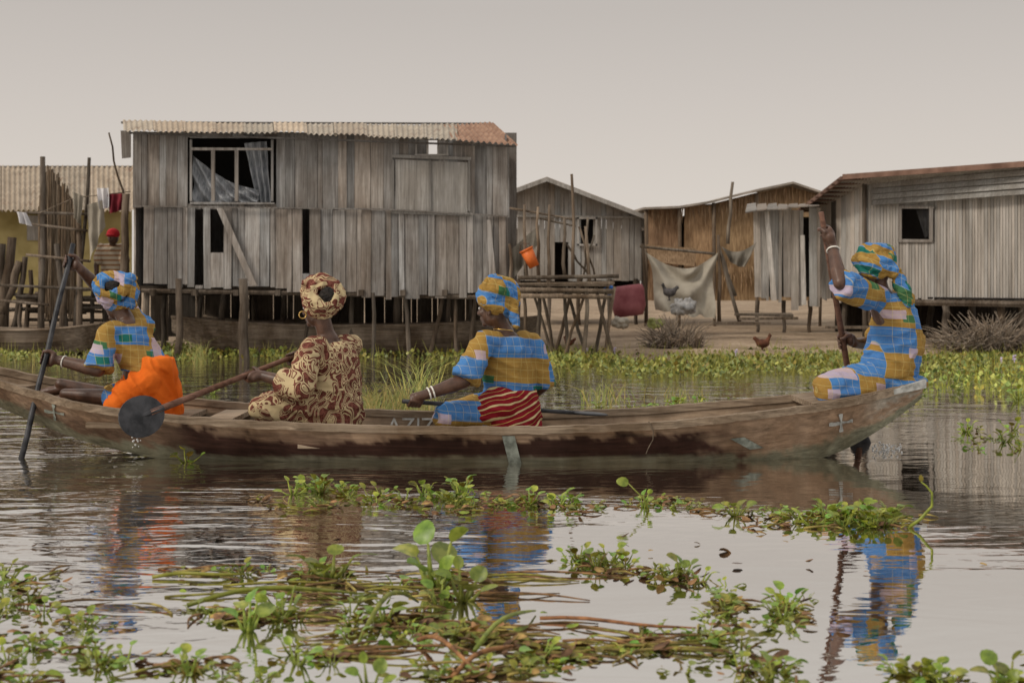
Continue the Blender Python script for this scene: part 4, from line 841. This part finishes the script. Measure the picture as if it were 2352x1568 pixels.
def person(label,J,loc):
    root=thing('person',label,'person',loc)
    mb=MB(); S=(J['SF']-J['SN']); S.z=0; S.normalize(); D=V((S.y,-S.x,0)); 
    pel,wai,che,nec=J['pel'],J['wai'],J['che'],J['nec']; sh=(J['SN']+J['SF'])/2
    mb.loft([(pel-V((0,0,.08)),.12,.1),(pel,.165,.125),(pel.lerp(wai,.5),.15,.115),(wai,.125,.1),(che,.14,.11),(che.lerp(sh,.7),.15,.09),(sh+V((0,0,.01)),.12,.06),(sh.lerp(nec,.8),.06,.05)],S,D)
    f=J['face'].normalized(); up=(J.get('up',V((0,0,1)))); up=(up-f*up.dot(f)).normalized(); s=f.cross(up).normalized(); Hc=J['head']
    mb.chain([sh.lerp(nec,.5),nec,Hc-up*.05-f*.015],[.06,.052,.05])
    ax=(s,f,up)
    mb.ell(Hc-f*.008+up*.02,(.074,.092,.092),ax); mb.ell(Hc+f*.026-up*.035,(.06,.066,.08),ax); mb.ell(Hc+f*.066-up*.096,(.026,.022,.02),ax)
    mb.cap(Hc+f*.092+up*.0,Hc+f*.108-up*.03,.009,.015); mb.ell(Hc+f*.1-up*.034,(.021,.013,.01),ax)
    mb.ell(Hc+f*.086-up*.06,(.027,.015,.0085),ax); mb.ell(Hc+f*.082-up*.074,(.025,.015,.0085),ax); mb.ell(Hc+f*.076+up*.02,(.052,.018,.012),ax)
    for k in (-1,1): mb.ell(Hc+s*k*.075-up*.02-f*.005,(.01,.02,.032),ax); mb.ell(Hc+s*k*.042+f*.06-up*.03,(.022,.022,.022),ax)
    for q in ('N','F'):
        Mf=J['E'+q].lerp(J['W'+q],.3)
        mb.chain([J['S'+q],J['S'+q].lerp(J['E'+q],.45),J['E'+q],Mf,J['W'+q]],[.052,.048,.041,.044,.03]); mb.cap(sh.lerp(J['S'+q],.5),J['S'+q],.06,.05)
        mb.chain([pel+S*(.08 if q=='F' else -.08),J['K'+q],J['A'+q]],[.085,.058,.036]); foot(mb,J['A'+q],J.get('toe',V((-1,0,0))))
    for a in J['grips']: grip(mb,*a)
    body=remesh('body',mb,.0055,M['skin'],root,3)
    for k in (-1,1):
        m_=MB(); m_.ell(Hc+s*k*.03+f*.083-up*.002,(.014,.008,.009),ax); e=m_.build('eye',M['eye'],root,True)
    return root,S,D,s,f,up
def folds(amp,sx,sy,sz,seed=0,slant=0):
    def fn(p):
        q=V((p.x*sx+p.z*slant+seed,p.y*sy,p.z*sz)); w1=noise.noise(q*.6+V((3,1,2))); q=q+V((w1,w1*.5,-w1))*.9
        a=noise.noise(q); b=noise.noise(q*1.9+V((7,0,0))); return amp*((.35-abs(a))*2.6+b*.6)
    return fn
def blouse(root,J,S,D,mat,rings,sleeves,seed=0,neckr=.0,amp=.007):
    mb=MB(); mb.loft(rings,S,D,28)
    for pts,rs in sleeves: mb.sleeve(pts,rs)
    return remesh('blouse',mb,.0068,mat,root,12,folds(amp,8,8,11,seed,4))
def wrap(root,Hc,axis,rings,mat,seed=0,extra=(),name='head_wrap',vox=.0055):
    rd=random.Random(seed); axis=V(axis).normalized(); a=axis.cross(V((0,0,1))).normalized(); b=axis.cross(a).normalized(); mb=MB()
    for off,R,r,flat in rings:
        c=Hc+axis*off; ph=rd.uniform(0,6); pts=[]; tl=rd.uniform(.012,.03)
        for k in range(25):
            t_=6.2832*k/24; rad=R*(1+.06*math.sin(2*t_+ph)); pts.append(c+a*math.cos(t_)*rad+b*math.sin(t_)*rad*flat+axis*(tl*math.sin(t_+ph)))
        mb.tube(pts,[r*(1+.25*math.sin(3*6.28*k/24+ph)) for k in range(25)],10)
    for c,rr in extra: mb.ell(c,rr)
    return remesh(name,mb,vox,mat,root,2,folds(.005,20,20,34,seed,12))
def hair(root,c,r): 
    mb=MB(); mb.ell(c,r,None,nu=24,nv=16); return remesh('hair',mb,.006,M['hair'],root,1,lambda p:.007*noise.noise(p*70)+.004*noise.noise(p*160))
def skirt(root,name,chains,mat,ells=(),seed=0,amp=.009,sc=(7,7,9),slant=5):
    mb=MB()
    for p,r in chains: mb.chain(p,r)
    for c,r in ells: mb.ell(c,r)
    return remesh(name,mb,.007,mat,root,14,folds(amp,*sc,seed,slant))
def ring(root,name,c,ax,R,r,mat):
    ax=V(ax).normalized(); a=ax.cross(V((.1,.2,1))).normalized(); b=ax.cross(a); mb=MB(); mb.tube([c+a*R*math.cos(k*6.2832/20)+b*R*math.sin(k*6.2832/20) for k in range(21)],r,6); return mb.build(name,mat,root,True)
# --- woman 1
poleA=P(168,560,8.70); poleB=V((P(45,1045,8.2).x,8.2,-.04))
g1=poleA.lerp(poleB,.085); g2=poleA.lerp(poleB,.53); ax1=(poleA-poleB)
J=dict(SN=P(250,766,8.5),SF=P(334,752,8.72),EN=P(226,850,8.42),WN=g2+V((.075,.02,-.015)),EF=P(238,672,8.92),WF=g1+V((.06,.05,-.05)),pel=P(338,898,8.62),wai=P(330,828,8.62),che=P(302,790,8.62),nec=P(290,735,8.64),head=P(272,692,8.66),face=V((-.75,.62,-.05)),KN=P(268,914,8.55),KF=P(262,912,8.85),AN=P(150,905,8.65),AF=P(140,882,8.85),grips=[])
J['grips']=[(g1,ax1,J['WF'],.016,1,1),(g2,ax1,J['WN'],.016,1,1)]
w1,S,D,s,f,up=person('woman in an orange wrap skirt at the bow, holding a dark pole with both hands',J,P(332,935,8.62))
sh=(J['SN']+J['SF'])/2
blouse(w1,J,S,D,M['plaid1'],[(P(338,850,8.62),.155,.135),(J['wai']+V((-.01,0,.0)),.15,.13),(J['wai'].lerp(J['che'],.5),.155,.125),(J['che'],.165,.125),(J['che'].lerp(sh,.7),.16,.1),(sh+V((0,0,.015)),.13,.07),(sh+V((.005,0,.035)),.08,.055)],
  [([sh.lerp(J['SN'],.6),J['SN'],J['SN'].lerp(J['EN'],.5),J['SN'].lerp(J['EN'],.98)],[.07,.066,.072,.088]),([sh.lerp(J['SF'],.6),J['SF'],J['SF'].lerp(J['EF'],.5)],[.07,.062,.072])],1)
skirt(w1,'skirt',[([J['pel']+V((0,0,-.04)),J['KN']],[.13,.085]),([J['pel']+V((0,0,-.04)),J['KF']],[.13,.085])],M['plaid1'],seed=2)
mb=MB(); mb.loft([(P(334,955,8.62),.225,.21),(P(336,925,8.62),.22,.205),(P(342,895,8.62),.19,.185),(P(346,868,8.62),.168,.165),(P(350,842,8.6),.145,.145),(P(354,820,8.6),.115,.125)],S,D,28); mb.chain([P(335,880,8.5),P(300,905,8.44),P(270,935,8.42)],[.1,.1,.075])
remesh('waist_wrap',mb,.006,M['orange'],w1,14,folds(.012,13,13,3,3,9))
Hc=P(268,668,8.64); ax=(-.1,-.9,.28)
wrap(w1,Hc,ax,[(.085,.066,.026,.85),(.065,.088,.026,.85),(.035,.106,.028,.85),(0,.11,.028,.85),(-.035,.1,.028,.85)],M['plaidw'],1,[(P(298,700,8.6),(.045,.04,.025)),(P(300,640,8.6),(.04,.05,.035)),(P(306,676,8.58),(.03,.03,.05))])
hair(w1,P(260,660,8.58),(.056,.05,.045)); 
def rod(name,label,a,b,r,mat='paddle'):
    mb=MB(); pts=[a.lerp(b,i/8)+V((.003*math.sin(i*2),0,0)) for i in range(9)]; mb.tube(pts,[r*(.85+.02*i) for i in range(9)],10); return mb.build(name,M[mat],None,True,label=label,cat='pole')
rod('pole','dark wooden pole held upright by the woman in the orange skirt',poleA,poleB,.017,'blade')
ring(w1,'bracelet',J['WN'].lerp(J['EN'],.12),J['EN']-J['WN'],.034,.004,M['silver'])
# --- woman 2
pa=P(690,812,8.46); pb=P(345,948,7.86); t2=(690-568)/(690-345.); g1=pa.lerp(pb,t2); g2=pa.lerp(pb,.05)
J=dict(SN=P(712,800,8.22),SF=P(808,793,8.5),EN=P(690,888,8.14),WN=g1+V((.07,-.01,-.01)),EF=P(735,865,8.8),WF=g2+V((.06,.05,-.03)),pel=P(762,935,8.4),wai=P(768,890,8.4),che=P(765,835,8.4),nec=P(748,765,8.36),head=P(733,706,8.35),face=V((-.86,.5,-.02)),KN=P(605,940,8.22),KF=P(615,935,8.65),AN=P(700,965,8.4),AF=P(690,960,8.62),grips=[(g1,pa-pb,g1+V((.07,-.01,-.01)),.015,1,1),(g2,pa-pb,g2+V((.06,.05,-.03)),.015,1,1)])
w2,S,D,s,f,up=person('woman in a maroon and cream printed dress with a gold hoop earring, paddling',J,P(762,975,8.4))
sh=(J['SN']+J['SF'])/2
blouse(w2,J,S,D,M['print'],[(J['pel'],.18,.165),(J['wai'],.168,.15),(J['che'],.17,.145),(J['che'].lerp(sh,.7),.165,.115),(sh+V((.01,0,.012)),.13,.08),(sh+V((.03,.02,.028)),.085,.055)],
 [([sh.lerp(J['SN'],.6),J['SN'],J['SN'].lerp(J['EN'],.5),J['EN'],J['EN'].lerp(J['WN'],.5)],[.07,.068,.078,.082,.09]),([sh.lerp(J['SF'],.6),J['SF'],J['SF'].lerp(J['EF'],.8)],[.07,.062,.09])],4,amp=.008)
mb=MB(); mb.chain([J['pel'],J['KN']],[.165,.08]); mb.chain([J['pel'],J['KF']],[.165,.085]); mb.chain([J['pel']+V((.02,0,-.03)),J['pel']+V((-.3,-.03,-.06))],[.17,.09])
remesh('skirt',mb,.007,M['print'],w2,16,folds(.012,7,7,10,6,6))
Hc=P(740,681,8.35)
wrap(w2,Hc,(.3,-.88,.12),[(.085,.062,.026,1.08),(.062,.086,.027,1.04),(.03,.102,.028,1.0),(-.005,.105,.028,1.0),(-.035,.095,.026,1.0)],M['printw'],2,[(P(745,722,8.3),(.045,.03,.026)),(P(712,650,8.33),(.05,.05,.03))])
hair(w2,P(754,682,8.27),(.052,.045,.058))
ring(w2,'earring',P(695,723,8.29),(.35,-1,0),.021,.003,M['gold'])
pd=thing('paddle','long reddish paddle with a round black blade held by the woman in printed dress','paddle',g1)
mb=MB(); mb.tube([pa.lerp(pb,i/8) for i in range(9)],[.014+.0007*i for i in range(9)],10); mb.build('shaft',M['paddle'],pd,True)
mb=MB(); d=(pb-pa).normalized(); c=pb+d*.06; sdir=d.cross(V((.25,-1,.1))).normalized(); nn=sdir.cross(d).normalized(); vs=[]
for sgn in (-1,1):
    for k in range(24):
        a=6.2832*k/24; L=.125 if math.cos(a)>0 else .14; vs.append(c+d*math.cos(a)*L+sdir*math.sin(a)*.115+nn*sgn*.006)
    vs.append(c+nn*sgn*.015)
fs=[]
for k in range(24):
    k2=(k+1)%24; fs+= [[24,k2,k],[49,25+k,25+k2],[k,k2,25+k2,25+k]]
mb.add(vs,fs); mb.tube([pb-d*.08,pb+d*.02,pb+d*.12],[.02,.02,.008],8); mb.build('blade',M['blade'],pd)
# --- woman 3
pa=P(925,921,8.1); pb=P(1330,948,8.62); g1=pa.lerp(pb,.06)
J=dict(SN=P(1110,786,8.26),SF=P(1222,788,8.48),EN=P(1066,875,8.16),WN=P(978,906,8.1),EF=P(1246,885,8.5),WF=P(1190,925,8.68),pel=P(1170,940,8.42),wai=P(1172,888,8.42),che=P(1168,835,8.42),nec=P(1153,752,8.38),head=P(1136,706,8.36),face=V((-.85,.52,-.05)),KN=P(1025,957,8.22),KF=P(1035,952,8.65),AN=P(1100,972,8.35),AF=P(1100,970,8.65),grips=[])
J['grips']=[(g1,pb-pa,J['WN'],.014,1,1),(pa.lerp(pb,.68),pb-pa,J['WF'],.014,1,1)]
w3,S,D,s,f,up=person('woman in a blue and mustard plaid blouse with a red striped wrap around her hips',J,P(1170,980,8.42))
sh=(J['SN']+J['SF'])/2
blouse(w3,J,S,D,M['plaid3'],[(J['pel']+V((0,0,.1)),.16,.145),(J['wai'],.16,.14),(J['wai'].lerp(J['che'],.5),.17,.14),(J['che'],.178,.14),(J['che'].lerp(sh,.7),.175,.115),(sh+V((0,0,.014)),.142,.08),(sh+V((0,0,.034)),.09,.06)],
 [([sh.lerp(J['SN'],.6),J['SN'],J['SN'].lerp(J['EN'],.5),J['SN'].lerp(J['EN'],.97)],[.07,.066,.076,.09]),([sh.lerp(J['SF'],.6),J['SF'],J['SF'].lerp(J['EF'],.5),J['SF'].lerp(J['EF'],1.05)],[.07,.064,.072,.078])],7,amp=.009)
skirt(w3,'skirt',[([J['pel'],J['KN']],[.14,.078]),([J['pel'],J['KF']],[.14,.08])],M['plaid3'],seed=8)
mb=MB(); mb.loft([(P(1168,990,8.42),.21,.18),(P(1168,960,8.42),.205,.18),(P(1170,930,8.42),.185,.165),(P(1172,905,8.42),.168,.15),(P(1172,893,8.42),.16,.145)],S,D,28); mb.chain([P(1150,930,8.32),P(1090,950,8.28)],[.12,.07])
remesh('waist_wrap',mb,.006,M['stripe'],w3,10,folds(.008,6,6,15,9,4))
Hc=P(1143,683,8.36)
wrap(w3,Hc,(.4,-.72,.5),[(.09,.035,.03,1.0),(.078,.066,.027,1.0),(.055,.09,.028,1.0),(.022,.103,.028,1.0),(-.012,.1,.028,1.0)],M['plaidw'],3,[(Hc+V((.015,-.04,.03)),(.075,.06,.065)),(P(1180,700,8.3),(.028,.03,.05)),(P(1180,722,8.28),(.03,.02,.06)),(P(1186,742,8.27),(.02,.015,.04))])
for k in range(2): ring(w3,'bracelet',J['WN'].lerp(J['EN'],.08+.1*k),J['EN']-J['WN'],.034,.005,M['silver'])
ring(w3,'necklace',P(1156,758,8.36),(.1,.1,1),.058,.003,M['gold'])
pd=thing('paddle','thin dark paddle lying behind the hips of the woman with the red striped wrap','paddle',pa)
mb=MB(); mb.tube([pa.lerp(pb,i/8) for i in range(9)],.013,10); mb.build('shaft',M['blade'],pd,True)
mb=MB(); mb.ell(pb+(pb-pa).normalized()*.08,(.13,.08,.012),((pb-pa).normalized(),V((0,1,0)),V((0,0,1)))); mb.build('blade',M['blade'],pd,True)
# --- woman 4
pa=P(1886,488,8.34); pb=P(1974,1005,8.98); g1=pa.lerp(pb,.09); g2=pa.lerp(pb,.555)
J=dict(SN=P(1998,682,8.36),SF=P(2074,696,8.62),EN=P(1930,650,8.2),WN=g1+V((.035,-.035,-.07)),EF=P(2010,790,8.95),WF=g2+V((.075,.03,-.01)),pel=P(2050,862,8.5),wai=P(2054,800,8.5),che=P(2052,740,8.5),nec=P(2026,676,8.5),head=P(2008,632,8.48),face=V((-.85,.5,-.25)),KN=P(1900,892,8.32),KF=P(1912,886,8.68),AN=P(1950,960,8.4),AF=P(1940,955,8.62),grips=[])
J['grips']=[(g1,pa-pb,J['WN'],.018,1.15,1),(g2,pa-pb,J['WF'],.018,1.1,1)]
w4,S,D,s,f,up=person('woman in a blue and mustard dress sitting on the stern with one arm raised',J,P(2050,905,8.5))
sh=(J['SN']+J['SF'])/2
blouse(w4,J,S,D,M['plaid4'],[(P(2036,862,8.5),.175,.17),(P(2046,835,8.5),.19,.17),(P(2052,808,8.5),.182,.165),(P(2058,775,8.5),.168,.155),(J['che']+V((.015,0,0)),.162,.14),(J['che'].lerp(sh,.7)+V((.018,0,0)),.155,.115),(sh+V((.012,0,.016)),.128,.08),(sh+V((.003,0,.036)),.085,.06)],
 [([sh.lerp(J['SN'],.5),J['SN'],J['SN'].lerp(J['EN'],.5),J['SN'].lerp(J['EN'],.98)],[.075,.076,.08,.088]),([sh.lerp(J['SF'],.6),J['SF'],J['SF'].lerp(J['EF'],.9)],[.075,.07,.085])],11,amp=.013)
mb=MB(); mb.chain([P(2050,868,8.5),J['KN']],[.14,.085]); mb.chain([P(2050,868,8.5),J['KF']],[.14,.085]); mb.ell(P(2052,880,8.5),(.2,.17,.075)); mb.chain([P(1990,890,8.38),P(1905,905,8.3)],[.085,.07])
remesh('skirt',mb,.007,M['plaid4'],w4,12,folds(.013,8,8,10,12,6))
Hc=P(2008,604,8.48)
wrap(w4,Hc,(.35,-.5,.75),[(.075,.03,.03,1.0),(.065,.062,.027,1.0),(.042,.088,.028,1.0),(.01,.1,.028,1.0),(-.02,.098,.028,1.0)],M['plaidw'],5,[(Hc+V((.01,-.02,.03)),(.08,.07,.055)),(P(2052,624,8.42),(.045,.045,.045)),(P(2066,648,8.42),(.045,.035,.06)),(P(2078,672,8.4),(.042,.03,.055)),(P(2084,692,8.4),(.036,.025,.04))])
ring(w4,'bracelet',J['WN'].lerp(J['EN'],.12),J['EN']-J['WN'],.036,.005,M['silver'])
pd=thing('paddle','tall reddish brown paddle pole held by the woman at the stern','paddle',g2)
mb=MB(); mb.tube([pa.lerp(pb,i/8) for i in range(9)],[.016+.0006*i for i in range(9)],10); mb.build('shaft',M['paddle'],pd,True)
mb=MB(); dd=(pb-pa).normalized(); mb.ell(pb+dd*.07,(.07,.012,.13),(V((1,0,.1)),V((0,1,0)),dd)); mb.build('blade',M['blade'],pd,True)
# --- distant person with red cap
b=P(262,640,20.9); root=thing('person','distant person with a red cap and striped shirt bending among the poles','person',b)
mb=MB(); hp=P(262,625,21); shd=P(258,570,20.9); mb.loft([(P(262,640,21),.14,.1),(hp,.15,.11),(shd,.16,.1),(shd+V((0,0,.06)),.07,.06)],V((1,0,0)),V((0,1,0))); hd=P(260,545,20.7); mb.cap(shd,hd,.05,.05); mb.ell(hd,(.08,.095,.11)); mb.chain([shd+V((-.15,0,0)),shd+V((-.22,-.05,-.25)),shd+V((-.2,-.1,-.45))],[.05,.04,.03]); mb.chain([shd+V((.15,0,0)),shd+V((.2,-.05,-.25)),shd+V((.15,-.15,-.42))],[.05,.04,.03])
mb.ell(hd+V((-.02,-.09,-.02)),.018)
for k in(-.08,.08): 
    mb.chain([hp+V((k,0,-.05)),hp+V((k,.05,-.45)),V((hp.x+k,21.05,.05))],[.085,.06,.04])
for k in range(5):
    for q in (shd+V((-.2,-.1,-.45)),shd+V((.15,-.15,-.42))): mb.cap(q,q+V((.012*(k-2),-.02,-.08)),.012,.008)
remesh('body',mb,.01,M['skin'],root,3)
mb=MB(); mb.loft([(P(262,640,21),.17,.13),(hp,.18,.14),(shd,.19,.13),(shd+V((0,0,.06)),.1,.08)],V((1,0,0)),V((0,1,0))); mb.cap(shd+V((-.15,0,0)),shd+V((-.2,-.04,-.18)),.075,.07); mb.cap(shd+V((.15,0,0)),shd+V((.19,-.04,-.18)),.075,.07)
n=NT('pale_striped_shirt'); sp=n.n('ShaderNodeSeparateXYZ'); n.put(sp.inputs[0],n.co()); c=n.mix(n.math('LESS_THAN',n.math('FRACT',n.math('DIVIDE',sp.outputs[2],.07)),.4),(.5,.42,.32),(.3,.16,.08)); M['shirt']=n.out(c)
remesh('shirt',mb,.012,M['shirt'],root,3,folds(.01,9,9,9))
mb=MB(); mb.ell(hd+V((0,0,.05)),(.095,.11,.085)); mb.ell(hd+V((-.02,-.1,.03)),(.07,.07,.015)); n=NT('red_cap'); M['cap']=n.out((.5,.02,.03)); remesh('cap',mb,.008,M['cap'],root,2)
for px,py,wx,n_,lb,sc in ((2040,1032,45,60,'white splash of water beside the stern paddle',1),(312,1012,12,14,'water drops falling from the round paddle blade',.6)):
    mb=MB(); 
    for i in range(n_):
        if sc==1: p=W(px+tri(-wx,wx,-10),py+U(-6,10)); p.z=abs(random.gauss(0,.018)); r=U(.003,.008)
        else: p=P(px+U(-wx,wx),py+U(-22,22),7.86); r=U(.003,.007)
        mb.ell(p,(r,r,r),nu=6,nv=4)
    mb.build('splash',M['foam'],None,True,label=lb,cat='splash',kind='stuff')
print('done')
